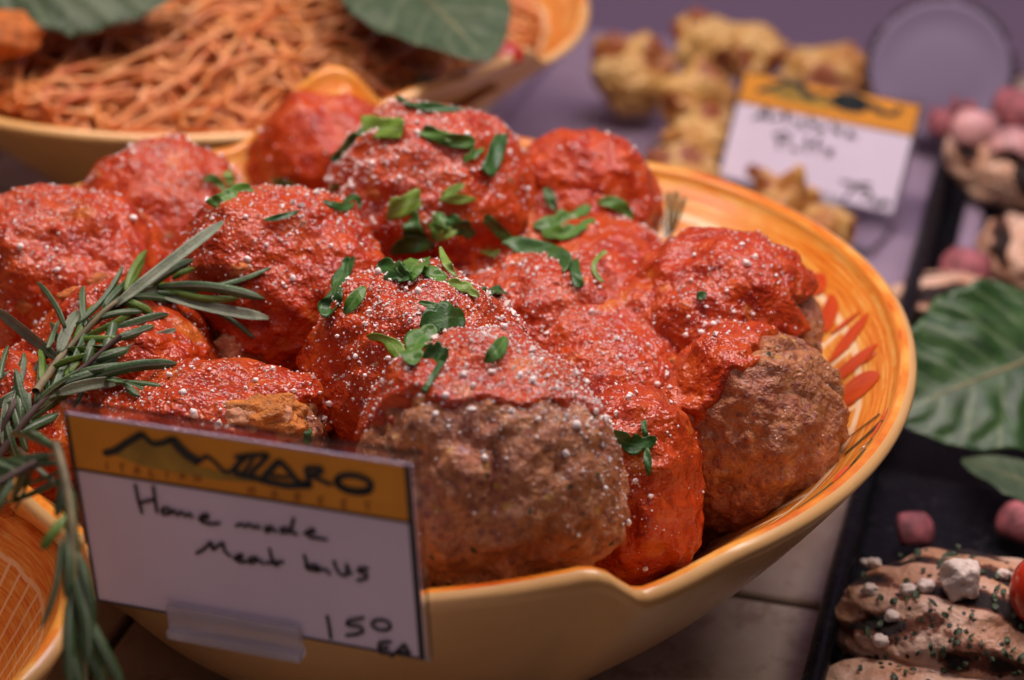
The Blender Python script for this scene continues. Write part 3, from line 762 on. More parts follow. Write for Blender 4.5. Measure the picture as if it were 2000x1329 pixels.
PARS = [
 ([(706, 246), (787, 254)], 44, 2, 'strip', 'pale square-cut parsley slice left of the topmost meatball', 0, ()),
 ([(716, 250), (652, 317)], 28, 0, 'strip', 'dark parsley strip hanging left below the pale square slice', 0, ()),
 ([(800, 203), (850, 212), (912, 214)], 20, 0, 'point', 'long dark parsley sliver along the top edge of the heap', .001, [([(775, 190), (802, 205)], 12, 'stem')]),
 ([(824, 254), (875, 272), (927, 281)], 27, 1, 'strip', 'green parsley slice crossing the front of the topmost meatball', .0, [([(868, 258), (880, 278)], 18, 'point')]),
 ([(977, 262), (968, 300), (948, 338)], 33, 0, 'strip', 'upright dark parsley slice right of the topmost meatball', .001, ()),
 ([(903, 315), (945, 290)], 16, 1, 'lobed', 'small crumpled parsley bit under the upright dark slice', 0, ()),
 ([(632, 392), (668, 405), (692, 395)], 18, 0, 'point', 'parsley sliver with a pale curled end on cheesy sauce', .001, [([(664, 404), (694, 386), (702, 410)], 14, 'point')]),
 ([(757, 414), (822, 388)], 40, 2, 'strip', 'broad pale parsley slice in the centre of the rear meatball', .0015, ()),
 ([(858, 390), (930, 390)], 20, 2, 'point', 'pale flat parsley sliver above the central cluster', 0, [([(862, 384), (908, 360)], 18, 'point')]),
 ([(860, 415), (853, 472)], 34, 1, 'lobed', 'upright parsley leaflet on the left of the central cluster', .002, ()),
 ([(872, 425), (926, 462)], 34, 0, 'lobed', 'dark parsley leaflet on the right of the central cluster', .002, ()),
 ([(845, 470), (902, 444)], 20, 2, 'point', 'pale underside parsley fold in the central cluster', .002, ()),
 ([(945, 428), (975, 450), (1000, 482)], 22, 0, 'strip', 'dark parsley strip with purplish tip right of the cluster', 0, ()),
 ([(1065, 366), (1086, 412)], 22, 0, 'point', 'dark narrow parsley bit on the bright red meatball', .001, ()),
 ([(1042, 440), (1100, 432), (1152, 402)], 40, 1, 'lobed', 'toothed green parsley leaf on the bright red meatball', .001, [([(1060, 450), (1110, 455), (1160, 427)], 38, 'lobed'), ([(1042, 440), (1068, 438)], 10, 'stem')]),
 ([(1168, 397), (1205, 400), (1237, 428)], 28, 1, 'point', 'lone parsley leaf at the right of the bright red meatball', .001, ()),
 ([(800, 428), (815, 472)], 38, 0, 'strip', 'dark upright parsley slice at the rear left of the cluster', .002, ()),
 ([(764, 496), (805, 478), (848, 484)], 36, 0, 'point', 'pointed dark parsley leaf lying across the central gap', .003, ()),
 ([(738, 514), (800, 545)], 42, 0, 'lobed', 'dark parsley leaf at the left of the central gap', .001, ()),
 ([(790, 545), (822, 505)], 48, 1, 'strip', 'wide green parsley slice in the central gap', .004, ()),
 ([(833, 520), (866, 556)], 40, 1, 'lobed', 'green parsley leaf right of the wide slice', .002, ()),
 ([(860, 482), (872, 515), (892, 541)], 17, 2, 'point', 'thin pale parsley strip hanging right of the central gap', .003, ()),
 ([(872, 552), (905, 560), (935, 580)], 24, 2, 'lobed', 'pale green parsley slice on the crest of the middle meatball', .001, ()),
 ([(934, 576), (984, 567)], 28, 0, 'strip', 'dark parsley end at the right of the crest slice', .001, ()),
 ([(940, 492), (974, 497)], 16, 2, 'fan', 'small pale parsley chip in the open red sauce', 0, ()),
 ([(994, 484), (1055, 488), (1110, 520)], 42, 0, 'strip', 'largest dark parsley strip lying on red sauce right of centre', .001, [([(1120, 508), (1131, 562)], 20, 'strip')]),
 ([(678, 502), (662, 550), (638, 618)], 44, 0, 'fan', 'forked dark parsley leaf on the left of the middle meatball', .001, [([(650, 570), (692, 502)], 26, 'point')]),
 ([(712, 560), (672, 613)], 30, 1, 'point', 'green almond-shaped parsley bit beside the forked leaf', .001, ()),
 ([(822, 642), (870, 622), (908, 622)], 62, 0, 'lobed', 'large dark lobed parsley leaf on the middle meatball', .003, [([(818, 590), (880, 610)], 18, 'point')]),
 ([(805, 712), (815, 670), (852, 640)], 52, 1, 'lobed', 'mid green lobed parsley leaf in front of the dark one', .004, ()),
 ([(828, 690), (876, 692)], 46, 0, 'lobed', 'dark rounded parsley leaf under the lobed ones', .001, [([(864, 705), (828, 764)], 12, 'stem')]),
 ([(718, 660), (775, 685), (790, 782)], 42, 2, 'fan', 'long pale forked parsley leaf hanging down the middle meatball', .002, ()),
 ([(987, 658), (970, 685), (946, 707)], 32, 1, 'point', 'curled parsley leaf behind the front browned meatball', .002, ()),
 ([(1192, 842), (1235, 868), (1282, 855)], 38, 0, 'lobed', 'dark crossed parsley leaf on the sauce beside the front meatball', .001, [([(1256, 822), (1262, 860)], 12, 'strip'), ([(1262, 870), (1267, 930)], 16, 'point')]),
 ([(1361, 583), (1380, 573)], 20, 0, 'point', 'tiny dark parsley chip on the smooth orange-red sauce', 0, ()),
 ([(440, 336), (456, 360)], 20, 2, 'strip', 'short pale parsley chip on the rear left meatball', .0, ()),
 ([(397, 353), (420, 352), (443, 380)], 18, 1, 'point', 'slender parsley bit on the rear left meatball', .001, ()),
 ([(413, 402), (450, 380), (492, 368)], 24, 1, 'strip', 'long green parsley slice at the foot of the rear left meatball', .001, ()),
 ([(528, 352), (577, 364)], 14, 0, 'point', 'dark sliver at the back of the cheesy left meatball', .001, ()),
 ([(514, 430), (550, 424), (586, 412)], 13, 0, 'point', 'thin dark parsley line on the cheesy left meatball', .001, ()),
 ([(643, 373), (661, 362)], 12, 1, 'point', 'tiny parsley chip in the thickest cheese', 0, ()),
 ([(584, 822), (606, 866)], 26, 0, 'lobed', 'dark parsley leaf in the gap beside the broken meatball', 0, ()),
 ([(1184, 490), (1160, 520), (1178, 552)], 9, 2, 'strip', 'curled pale rosemary-like needle on the sauce right of centre', .0, ()),
]
for pts, wpx, sh, fm, lab, bd, ex in PARS:
    parsley(pts, wpx, sh, fm, lab, bd, extra=ex)

# ------------------------------------------------------------------ rosemary
def depth_at(x, y, d0, lo=.016, lift=.005):
    h = hit(x, y); d = (h[2] if h is not None else d0) - lift
    return np.clip(d, d0-lo, d0+lo)
def sprig(label, stem, needles, drad=.0011, d0s=None, stem_mat=None):
    """stem: px list with depth per point (or None: read from the heap); needles: (bx,by,tx,ty,wpx,kind)"""
    S = np.array([p[:2] for p in stem], float); D = []
    for p in stem:
        if len(p) > 2: D.append(p[2])
        else:
            h = hit(*p); D.append(h[2]-.007 if h is not None else None)
    D = [d if d is not None else (D[0] or .78) for d in D]
    n = 22; t0 = np.linspace(0, 1, len(S)); t = np.linspace(0, 1, n)
    q = np.stack([np.interp(t, t0, S[:, k]) for k in (0, 1)], 1); dd = np.interp(t, t0, D)
    for _ in range(2): q[1:-1] = (q[:-2]+2*q[1:-1]+q[2:])/4; dd[1:-1] = (dd[:-2]+2*dd[1:-1]+dd[2:])/4
    P = np.array([pxd(x, y, d) for (x, y), d in zip(q, dd)])
    root = empty('rosemary_sprig', P[0]); tag(root, label, 'rosemary', 'rosemary sprigs')
    V, F = tube(P, np.linspace(drad*1.25, drad*.7, n), 7); mesh('stem', V, F, stem_mat or M_STEM, root)
    for bx, by, tx, ty, wp_, kd in needles:
        k = np.argmin(((q-np.array([bx, by]))**2).sum(1)); db = dd[k] if ((q[k]-[bx, by])**2).sum() < 90**2 else depth_at(bx, by, dd[k])
        dt = depth_at(tx, ty, db, .022, .003)
        u = np.linspace(0, 1, 12); L_ = math.hypot(tx-bx, ty-by)
        side = np.array([-(ty-by), tx-bx])/L_*L_*RNG.uniform(-.07, .07)
        C = np.array([pxd(bx+(tx-bx)*s+side[0]*math.sin(math.pi*s), by+(ty-by)*s+side[1]*math.sin(math.pi*s), db+(dt-db)*s-.0025*math.sin(math.pi*s)) for s in u])
        wm = wp_*.58*db/FPX; prof = np.clip(np.minimum(.45+2.6*u, 1.), 0, 1)*np.clip((1.02-u)*6, 0, 1)**.6
        nm = unit(-ray(bx, by) + RNG.normal(0, .35, 3))
        V, F, uv = blade(C, nm, wm*prof, wm*prof, -.42 if kd != 1 else .30, .0008, 3)
        mesh('needle', V, F, (M_ROSE, M_ROSEP, M_ROSEY)[kd], root, uv=uv)
def auto(stem, n, L0, L1, wd, kinds, seed, a0=18, a1=52, t0=.05, t1=1.):
    g = random.Random(seed); out = []; S = np.array([p[:2] for p in stem], float); tt = np.linspace(0, 1, len(S))
    for i in range(n):
        t = t0+(t1-t0)*(i+g.random()*.6)/n; p = np.array([np.interp(t, tt, S[:, k]) for k in (0, 1)]); e = np.array([np.interp(min(1, t+.05), tt, S[:, k]) for k in (0, 1)]) - np.array([np.interp(max(0, t-.05), tt, S[:, k]) for k in (0, 1)])
        e /= np.linalg.norm(e)+1e-9; a = R(g.uniform(a0, a1))*(1 if i % 2 else -1); Ln = g.uniform(L0, L1)
        v = np.array([e[0]*math.cos(a)-e[1]*math.sin(a), e[0]*math.sin(a)+e[1]*math.cos(a)])*Ln
        out.append((p[0], p[1], p[0]+v[0], p[1]+v[1], g.uniform(*wd), g.choice(kinds)))
    return out
A_st = [(70, 765), (122, 692), (157, 657), (217, 594), (290, 560)]
sprig('rosemary sprig reaching furthest right over the red sauced meatballs', A_st, [
 (224, 598, 437, 433, 21, 1), (300, 545, 378, 472, 12, 0), (336, 545, 380, 524, 10, 2), (245, 570, 287, 489, 13, 2), (150, 633, 241, 521, 10, 0), (280, 568, 378, 508, 16, 0), (290, 570, 528, 522, 15, 0),
 (304, 562, 516, 584, 17, 0), (290, 568, 525, 622, 22, 1), (310, 560, 465, 584, 12, 2), (400, 598, 498, 662, 9, 0), (240, 582, 350, 590, 13, 0), (126, 640, 72, 552, 12, 0), (115, 690, 154, 608, 19, 1),
 (91, 680, 112, 626, 13, 0), (168, 660, 269, 606, 16, 2), (164, 668, 329, 615, 20, 0), (120, 706, -6, 604, 21, 1), (170, 640, 245, 580, 18, 0), (205, 600, 262, 545, 14, 0), (135, 680, 235, 660, 16, 0), (215, 595, 330, 560, 16, 1)] + auto(A_st, 12, 55, 95, (11, 16), [0, 0, 2], 3), .0013)
B_st = [(-10, 900), (52, 815), (105, 759), (168, 715), (235, 655)]
sprig('rosemary sprig lying along the lower left with forked brown stem', B_st, [
 (175, 717, 343, 643, 17, 1), (168, 734, 308, 708, 16, 0), (175, 740, 345, 711, 18, 0), (205, 742, 271, 773, 13, 0), (225, 742, 315, 753, 11, 0), (225, 740, 298, 768, 10, 0), (126, 735, 168, 675, 13, 2), (175, 732, 144, 794, 10, 0),
 (110, 770, 240, 745, 20, 1), (10, 830, 46, 689, 17, 0), (0, 740, 17, 675, 9, 0), (20, 850, 157, 745, 26, 0), (70, 790, 180, 720, 14, 0), (60, 820, 30, 720, 14, 0)] + auto(B_st, 14, 60, 105, (12, 18), [0, 0, 1], 5, 14, 40), .0013, stem_mat=M_STEMD)
D_st = [(88, 694), (21, 800), (-15, 880)]
sprig('brown rosemary stem with few needles at the left edge', D_st, auto(D_st, 10, 60, 110, (12, 18), [0, 0, 0, 1], 8), .0012, stem_mat=M_STEMD)
G_st = [(70, 905, .712), (20, 930, .708), (-30, 960, .703)]
sprig('dark rosemary tuft behind the price card at the left edge', G_st, [(112, 948, 38, 876, 15, 1), (110, 905, -10, 930, 16, 0), (115, 920, -5, 955, 14, 0), (100, 890, 0, 905, 15, 0), (95, 870, 20, 850, 15, 0), (120, 880, 60, 840, 14, 0), (118, 935, 10, 980, 14, 0)] + auto(G_st, 16, 60, 110, (12, 18), [0], 12), .0012, stem_mat=M_STEMD)
C_st = [(108, 868, .704), (126, 930, .695), (140, 1011, .688), (142, 1100, .684), (148, 1190, .684), (168, 1350, .690)]
sprig('rosemary sprig hanging down left of the large price card', C_st, [
 (130, 1004, 80, 1074, 17, 2), (119, 1050, 80, 1230, 11, 0), (132, 1040, 130, 1170, 17, 0), (140, 960, 150, 1100, 22, 0), (150, 1080, 178, 1230, 18, 0), (145, 1110, 172, 1300, 24, 0), (154, 1180, 240, 1345, 20, 0), (142, 1150, 140, 1345, 20, 0), (120, 900, 110, 1010, 16, 0), (130, 930, 148, 1040, 18, 1), (145, 1190, 160, 1345, 22, 0), (150, 1230, 205, 1340, 18, 0)], .0014)

# ------------------------------------------------------------------ price cards
def strokes(name, S, wpx, mat, parent, P0, N, lift, org=(0, 0), sc=1., taper=False):
    """pen strokes given in photograph pixels, laid on the card plane as flat raised ink"""
    parts = []
    for st in S:
        wid = wpx
        if isinstance(st, tuple) and len(st) == 2 and np.isscalar(st[1]): st, wid = st
        q = np.array([(org[0]+x/sc, org[1]+y/sc) for x, y in st], float)
        n = max(8, 5*len(q)); t0 = np.linspace(0, 1, len(q)); t = np.linspace(0, 1, n)
        q = np.stack([np.interp(t, t0, q[:, k]) for k in (0, 1)], 1)
        for _ in range(1): q[1:-1] = (q[:-2]+2*q[1:-1]+q[2:])/4
        P = np.array([onplane(x, y, P0 + N*lift, N) for x, y in q]); T = np.gradient(P, axis=0); T /= np.linalg.norm(T, axis=1)[:, None]+1e-9
        Sd = np.cross(N, T); hw = wid*.56*np.linalg.norm(P0-CAM)/FPX*np.ones(n)
        if taper: hw = hw*(.55+.45*np.sin(np.pi*t))
        hw[0] *= .6; hw[-1] *= .6
        V = np.concatenate([P+Sd*hw[:, None], P-Sd*hw[:, None]]); i = np.arange(n-1)
        parts.append((V, np.stack([i, i+1, i+1+n, i+n], 1)))
    V, F = join(parts); return mesh(name, V, F, mat, parent, smooth=False)
def ell(cx, cy, rx, ry, rot=0, n=22, a0=0, a1=360):
    a = np.radians(np.linspace(a0, a1, n)); r_ = R(rot)
    return [(cx+rx*math.cos(t)*math.cos(r_)-ry*math.sin(t)*math.sin(r_), cy+rx*math.cos(t)*math.sin(r_)+ry*math.sin(t)*math.cos(r_)) for t in a]
def quadpoly(name, corners, P0, N, lift, mat, parent):
    V = np.array([onplane(x, y, P0+N*lift, N) for x, y in corners]); return mesh(name, V, np.array([list(range(len(V)))]), mat, parent, smooth=False)
def slab(name, TL, TR, BR, BL, N, th, mat, parent, off=0.):
    A = [np.asarray(p)+N*off for p in (TL, TR, BR, BL)]; V = np.array(A + [p-N*th for p in A])
    F = np.array([(0,3,2,1),(4,5,6,7),(0,1,5,4),(1,2,6,5),(2,3,7,6),(3,0,4,7)]); return mesh(name, V, F, mat, parent, smooth=False)
class Card:
    def __init__(s, label, TL, TR, BR, BL, bandf, borders, dirt=0):
        s.TL, s.TR, s.BR, s.BL = [np.array(p, float) for p in (TL, TR, BR, BL)]
        s.X = unit(s.TR-s.TL); s.Y = unit(s.TL-s.BL); s.N = unit(np.cross(s.X, s.Y)); s.w = np.linalg.norm(s.TR-s.TL); s.h = np.linalg.norm(s.TL-s.BL)
        if s.N @ (CAM-s.TL) < 0: s.N = -s.N
        s.root = empty('price_card', (s.BL+s.BR)/2); tag(s.root, label, 'sign', 'price cards in clear holders')
        slab('card', s.TL, s.TR, s.BR, s.BL, s.N, .0006, M_CARD, s.root)
        q = lambda u, v, l: s.TL + s.X*s.w*u - s.Y*s.h*v + s.N*l
        s.q = q
        def rect(nm, u0, v0, u1, v1, l, m):
            V = np.array([q(u0, v0, l), q(u1, v0, l), q(u1, v1, l), q(u0, v1, l)]); return mesh(nm, V, np.array([[0, 3, 2, 1]]), m, s.root, smooth=False)
        s.band = rect('header_band', .006, .008, .994, bandf, .0002, M_BAND)
        bl, bt, br, bb, bm = borders
        rect('border_line', 0, 0, bl, 1, .00035, M_FRAME); rect('border_line', 1-br, 0, 1, 1, .00035, M_FRAME)
        rect('border_line', bl, 1-bb, 1-br, 1, .00035, M_FRAME); rect('border_line', bl, bandf-bm/2, 1-br, bandf+bm/2, .0004, M_FRAME)
        if bt: rect('border_line', bl, 0, 1-br, bt, .00035, M_FRAME)
    def ink(s, name, S, wpx, mat, org=(0, 0), sc=1., lift=.0006, **k):
        return strokes(name, S, wpx, mat, s.band if name.startswith('logo') else s.root, s.TL, s.N, lift, org, sc, **k)

c1 = Card('large white price card with black handwriting in front of the meatballs', (-.1445, -.1526, .1846), (-.0311, -.1915, .1885), (-.0279, -.1897, .1136), (-.1414, -.1508, .1097), .285, (.008, 0, .017, .011, .012))
O1, S1 = (100, 780), 2.4213
quadpoly('printed_hills', [(215, 885), (232, 868), (277, 848), (300, 868), (330, 868), (352, 890), (385, 912), (440, 925), (500, 942), (430, 938), (350, 925), (270, 908)], c1.TL, c1.N, .0004, M_OLIVE, c1.band)
LET = {'I': [[(0, 0), (0, 1)]], 'T': [[(-.4, 0), (.4, 0)], [(0, 0), (0, 1)]], 'A': [[(-.4, 1), (0, 0), (.4, 1)], [(-.25, .65), (.25, .65)]], 'L': [[(-.3, 0), (-.3, 1), (.35, 1)]],
       'N': [[(-.35, 1), (-.35, 0), (.35, 1), (.35, 0)]], 'M': [[(-.4, 1), (-.35, 0), (0, .7), (.35, 0), (.4, 1)]], 'R': [[(-.3, 1), (-.3, 0), (.3, .1), (.3, .4), (-.3, .5), (.35, 1)]], 'K': [[(-.3, 0), (-.3, 1)], [(.35, 0), (-.3, .5), (.35, 1)]], 'E': [[(.35, 0), (-.3, 0), (-.3, 1), (.35, 1)], [(-.3, .5), (.25, .5)]]}
sub = []
for word, x0, y0, x1, y1 in (('ITALIAN', 262, 318, 690, 375), ('MARKET', 945, 435, 1495, 512)):
    for k, chh in enumerate(word):
        f = k/(len(word)-1); cx = x0+(x1-x0)*f; cy = y0+(y1-y0)*f
        for st in LET[chh]: sub.append([(cx+a*34, cy-20+b*38) for a, b in st])
c1.ink('logo_small_lettering', sub, 3.2, M_INKB, O1, S1, .0005)
logo = [([(245, 258), (300, 246), (360, 205), (432, 162)], 13), ([(425, 158), (462, 200), (490, 214), (535, 205), (572, 186)], 11), ([(568, 182), (600, 222), (640, 262), (700, 300)], 19), ([(690, 300), (735, 268), (775, 300), (812, 340), (850, 348)], 8),
        ([(850, 348), (885, 305), (925, 268)], 10), ([(865, 276), (930, 266), (1030, 262)], 9), ([(1028, 264), (985, 310), (940, 352)], 9), ([(860, 348), (940, 366), (1010, 388), (1110, 410), (1235, 408)], 13), ([(960, 268), (930, 320), (905, 350)], 7),
        ([(1000, 376), (1040, 330), (1078, 292), (1120, 335), (1165, 392), (1225, 408)], 12), ([(1035, 362), (1130, 372)], 7), ([(1205, 322), (1212, 362), (1222, 404)], 11), ([(1205, 325), (1275, 326), (1280, 346), (1225, 360), (1275, 385), (1330, 408)], 9),
        (ell(1432, 398, 82, 36, 10), 12), (ell(1432, 402, 88, 42, 10, 14, 20, 200), 9)]
c1.ink('logo_lettering', logo, 9, M_INKG, O1, S1)
hand = [[(395, 400), (410, 480), (430, 545)], [(480, 408), (490, 480), (500, 542)], [(415, 492), (492, 474)], [(545, 512), (522, 522), (526, 545), (552, 545), (560, 525), (545, 512)],
        [(562, 545), (580, 525), (596, 552), (615, 532), (634, 557), (655, 540), (668, 566)], [(690, 568), (742, 560), (738, 545), (708, 552), (706, 580), (750, 592), (802, 586)],
        [(868, 602), (900, 590), (915, 607), (936, 590), (955, 611), (975, 600), (988, 618)], [(1045, 602), (1010, 610), (1016, 632), (1050, 614), (1068, 634)], [(1125, 612), (1085, 612), (1086, 634), (1130, 630)], [(1147, 560), (1137, 600), (1132, 632), (1168, 642)],
        [(1190, 637), (1242, 630), (1240, 614), (1206, 630), (1222, 656), (1265, 660), (1308, 667)],
        [(682, 732), (720, 712), (757, 674), (762, 716), (790, 694), (812, 678), (818, 722), (852, 748)], [(858, 757), (902, 750), (900, 734), (870, 746), (882, 771), (930, 771)], [(975, 748), (935, 755), (940, 779), (986, 760), (1002, 786)],
        [(1030, 703), (1040, 750), (1056, 786), (1078, 785)], [(1008, 777), (1102, 770)], [(1194, 733), (1204, 770), (1206, 806)], [(1206, 792), (1250, 785), (1266, 805), (1210, 808)], [(1268, 790), (1240, 815), (1292, 805), (1322, 832)],
        [(1335, 763), (1345, 800), (1366, 832)], [(1366, 832), (1398, 836), (1396, 778)], [(1396, 778), (1404, 812), (1425, 832)], [(1502, 802), (1455, 800), (1450, 816), (1492, 826), (1490, 850), (1442, 860)]]
c1.ink('handwriting', hand, 6.2, M_INK, O1, S1)
c1.ink('price_figures', [[(1303, 1022), (1314, 1080), (1322, 1137)], [(1482, 1034), (1402, 1050), (1395, 1070), (1465, 1078), (1476, 1100), (1440, 1115), (1388, 1120)], ell(1560, 1070, 44, 24, 8),
                         [(1612, 1148), (1550, 1152), (1550, 1200), (1612, 1206)], [(1550, 1178), (1600, 1177)], [(1604, 1222), (1640, 1190), (1672, 1158), (1692, 1218)], [(1622, 1202), (1702, 1196)]], 6.2, M_INK, O1, S1)
# clear holder: back plate, front lip, hook over the rim of the bowl
def holder(c, lipu, lipdrop, foot, ov=.03):
    q = c.q
    pl = c.plate = slab('holder_plate', q(-.012, -.045, 0), q(1.012, -.045, 0), q(1.012, 1.01, 0), q(-.012, 1.01, 0), c.N, .0018, M_ACR, c.root, off=-.0008)
    u0, u1 = lipu
    slab('holder_lip', q(u0, 1-.07, 0), q(u1, 1-.07, 0), q(u1, 1+lipdrop, 0), q(u0, 1+lipdrop, 0), c.N, .0016, M_LIP, pl, off=.0026)
    slab('holder_fold', q(u0, 1+lipdrop-.03, 0), q(u1, 1+lipdrop-.03, 0), q(u1, 1+lipdrop+.01, 0), q(u0, 1+lipdrop+.01, 0), c.N, .0050, M_LIP, pl, off=.0045)
holder(c1, (.235, .64), .085, None)
# hook from the plate back over the rim
a = c1.q(.52, .62, -.003); rimp = np.array([-.079, -.168, .129])
for off in (-.0,):
    hk = [c1.q(.5, .98, -.0045), c1.q(.5, .80, -.006), c1.q(.5, .70, -.016), c1.q(.5, .69, -.030), c1.q(.5, .74, -.040), c1.q(.5, .86, -.041)]
    parts = []
    A = np.array(hk); X = c1.X*.012
    V = np.concatenate([A-X, A+X, A-X-np.array([0, 0, .0016]), A+X-np.array([0, 0, .0016])]); n = len(A); i = np.arange(n-1)
    F = np.concatenate([np.stack([i, i+1, i+1+n, i+n], 1), np.stack([i+2*n, i+3*n, i+3*n+1, i+2*n+1], 1), np.stack([i, i+2*n, i+2*n+1, i+1], 1), np.stack([i+n, i+n+1, i+3*n+1, i+3*n], 1)])
    mesh('holder_hook', V, F, M_ACR, c1.plate, smooth=False)

# second card, by the pastries (stands on the counter)
b_TL, b_TR, b_BR, b_BL = (.1487, .5378, .0398), (.2538, .4799, .0393), (.2367, .4493, -.0213), (.1316, .5073, -.0208)
sf = .955                                          # a little nearer so that it stands on the tray
b = [CAM + (np.array(p)-CAM)*sf for p in (b_TL, b_TR, b_BR, b_BL)]
c2 = Card('small white price card standing among the golden pastries', *b, .29, (.012, .012, .014, .008, .010))
O2, S2 = (1380, 120), 4.027
c2.ink('logo_lettering', [([(400, 232), (480, 212), (560, 190), (640, 150)], 9), ([(640, 150), (690, 190), (735, 168)], 8), ([(735, 168), (762, 240), (850, 282)], 13), ([(850, 282), (930, 262), (980, 300)], 6), (ell(1130, 325, 120, 42, 12), 14), ([(1000, 310), (1120, 320), (1250, 350)], 14), ([(1260, 330), (1330, 370), (1400, 410)], 11), ([(1400, 412), (1470, 415), (1525, 390), (1490, 370)], 8)], 9, M_INKG, O2, S2)
quadpoly('printed_hills', [(1485, 178), (1540, 160), (1570, 175), (1600, 192), (1660, 208), (1610, 212), (1540, 198)], c2.TL, c2.N, .0004, M_OLIVE, c2.band)
art = [[(360, 452), (430, 420), (478, 345), (492, 470)], [(410, 440), (500, 432)], [(530, 440), (545, 470), (560, 445), (585, 445)], [(620, 390), (628, 470), (650, 478)], [(600, 425), (660, 425)], [(685, 460), (692, 490)], [(760, 480), (720, 490), (730, 520), (775, 515)], [(815, 430), (815, 520), (840, 490), (862, 525)],
       [(905, 515), (880, 530), (905, 550), (928, 532), (905, 515)], [(995, 480), (1010, 565)], [(1060, 525), (1012, 550), (1065, 575)], [(1095, 580), (1150, 565), (1120, 555), (1110, 590), (1180, 598)],
       [(560, 590), (570, 690)], [(520, 580), (600, 560), (660, 585), (640, 625), (575, 630)], [(670, 665), (680, 700), (715, 690), (718, 712)], [(815, 590), (785, 610), (790, 720)], [(765, 660), (825, 655)], [(905, 600), (865, 620), (870, 720)], [(850, 670), (905, 665)], [(1000, 700), (930, 700), (990, 725), (940, 750)]]
c2.ink('handwriting', art, 4.6, M_INK, O2, S2)
c2.ink('price_figures', [[(1050, 945), (1170, 965), (1085, 1090)], [(1300, 970), (1190, 965), (1185, 1005), (1270, 1010), (1300, 1060), (1220, 1085)], [(1300, 1105), (1345, 1095), (1315, 1085), (1315, 1130), (1360, 1135)], [(1420, 1095), (1375, 1105), (1385, 1140), (1425, 1100), (1435, 1145)]], 4.6, M_INK, O2, S2)
quadpoly('sauce_stain', [(1470+13*math.cos(a_)*(1+.12*math.sin(3*a_)), 334+14*math.sin(a_)) for a_ in np.linspace(0, 2*math.pi, 14, endpoint=False)], c2.TL, c2.N, .0007, M_STAIN, c2.root)
holder(c2, (.36, .70), .07, None)
V, F = box(np.array([*((c2.q(.62, 1.05, .014))[:2]), Z0+.0065]), unit(c2.X*[1, 1, 0]), unit(np.cross([0, 0, 1], c2.X)), GZ, .042, .020, .0030, .0008)
mesh('holder_foot', V, F, M_ACR, c2.plate, smooth=False)

# ------------------------------------------------------------------ spaghetti
def pasta_h(x, y):
    rho = np.hypot(x-PC[0], y-PC[1]); P = np.stack([x, y, 0*x], 1)
    return .096 + .040*np.clip(1-(rho/.195)**2, 0, 1)**.9 + .007*fbm(P*22, 2, 3)
def strand(seed, x, y, ang, L_, lift):
    g = np.random.default_rng(seed); n = 30; ds = L_/n; P = []
    k = g.normal(0, 9); kk = g.normal(0, 13)
    for i in range(n):
        rho = math.hypot(x-PC[0], y-PC[1])
        if rho > .186:
            ta = math.atan2(PC[1]-y, PC[0]-x); d = (ta-ang+math.pi) % (2*math.pi)-math.pi; ang += .5*d
        P.append((x, y)); ang += (k + kk*math.sin(i*.33+seed))*ds; x += math.cos(ang)*ds; y += math.sin(ang)*ds
    P = np.array(P); z = pasta_h(P[:, 0], P[:, 1]) + lift + 0.0042*np.sin(np.linspace(0, g.uniform(3, 9), n)+g.uniform(0, 6)) 
    z[0] -= .004; z[-1] -= .004
    return np.column_stack([P, z])
heap = empty('spaghetti', (PC[0], PC[1], .05)); tag(heap, 'heap of thin spaghetti in red sauce filling the rear bowl', 'spaghetti')
gq = np.random.default_rng(5)
# sauced mass under the strands
th = np.linspace(0, 2*np.pi, 96, endpoint=False); rad = np.linspace(.004, .192, 26)
PX = (PC[0]+rad[:, None]*np.cos(th)).ravel(); PY = (PC[1]+rad[:, None]*np.sin(th)).ravel(); PZ = pasta_h(PX, PY)-.007
i = np.arange(25)[:, None]*96; j = np.arange(96)[None]; k = (j+1) % 96
M_PUND = mat_plain('pasta_underlayer', (.36, .075, .016), .4, .4, 120, bump=.002)
mesh('sauced_mass', np.column_stack([PX, PY, PZ]), np.stack([i+j, i+k, i+96+k, i+96+j], -1).reshape(-1, 4), M_PUND, heap)
low = []
for s in range(520):
    rr = .185*math.sqrt(gq.random()); a_ = gq.uniform(0, 2*math.pi)
    low.append(tube(strand(1000+s, PC[0]+rr*math.cos(a_), PC[1]+rr*math.sin(a_), gq.uniform(0, 6.3), gq.uniform(.06, .13), -.0045+gq.uniform(-.001, .002)), .00115, 5))
V, F = join(low); kind(mesh('strand', V, F, M_PASTA, heap), 'stuff')
cnt = 0; s = 0
while cnt < 290:
    s += 1; x = gq.uniform(-.36, .04); y = gq.uniform(.26, .56)
    if math.hypot(x-PC[0], y-PC[1]) > .182: continue
    L_ = gq.uniform(.11, .24); P = strand(s, x, y, gq.uniform(0, 6.3), L_, gq.uniform(-.001, .0085))
    V, F = tube(P, .00165, 6); mesh('strand', V, F, M_PASTA, heap); cnt += 1

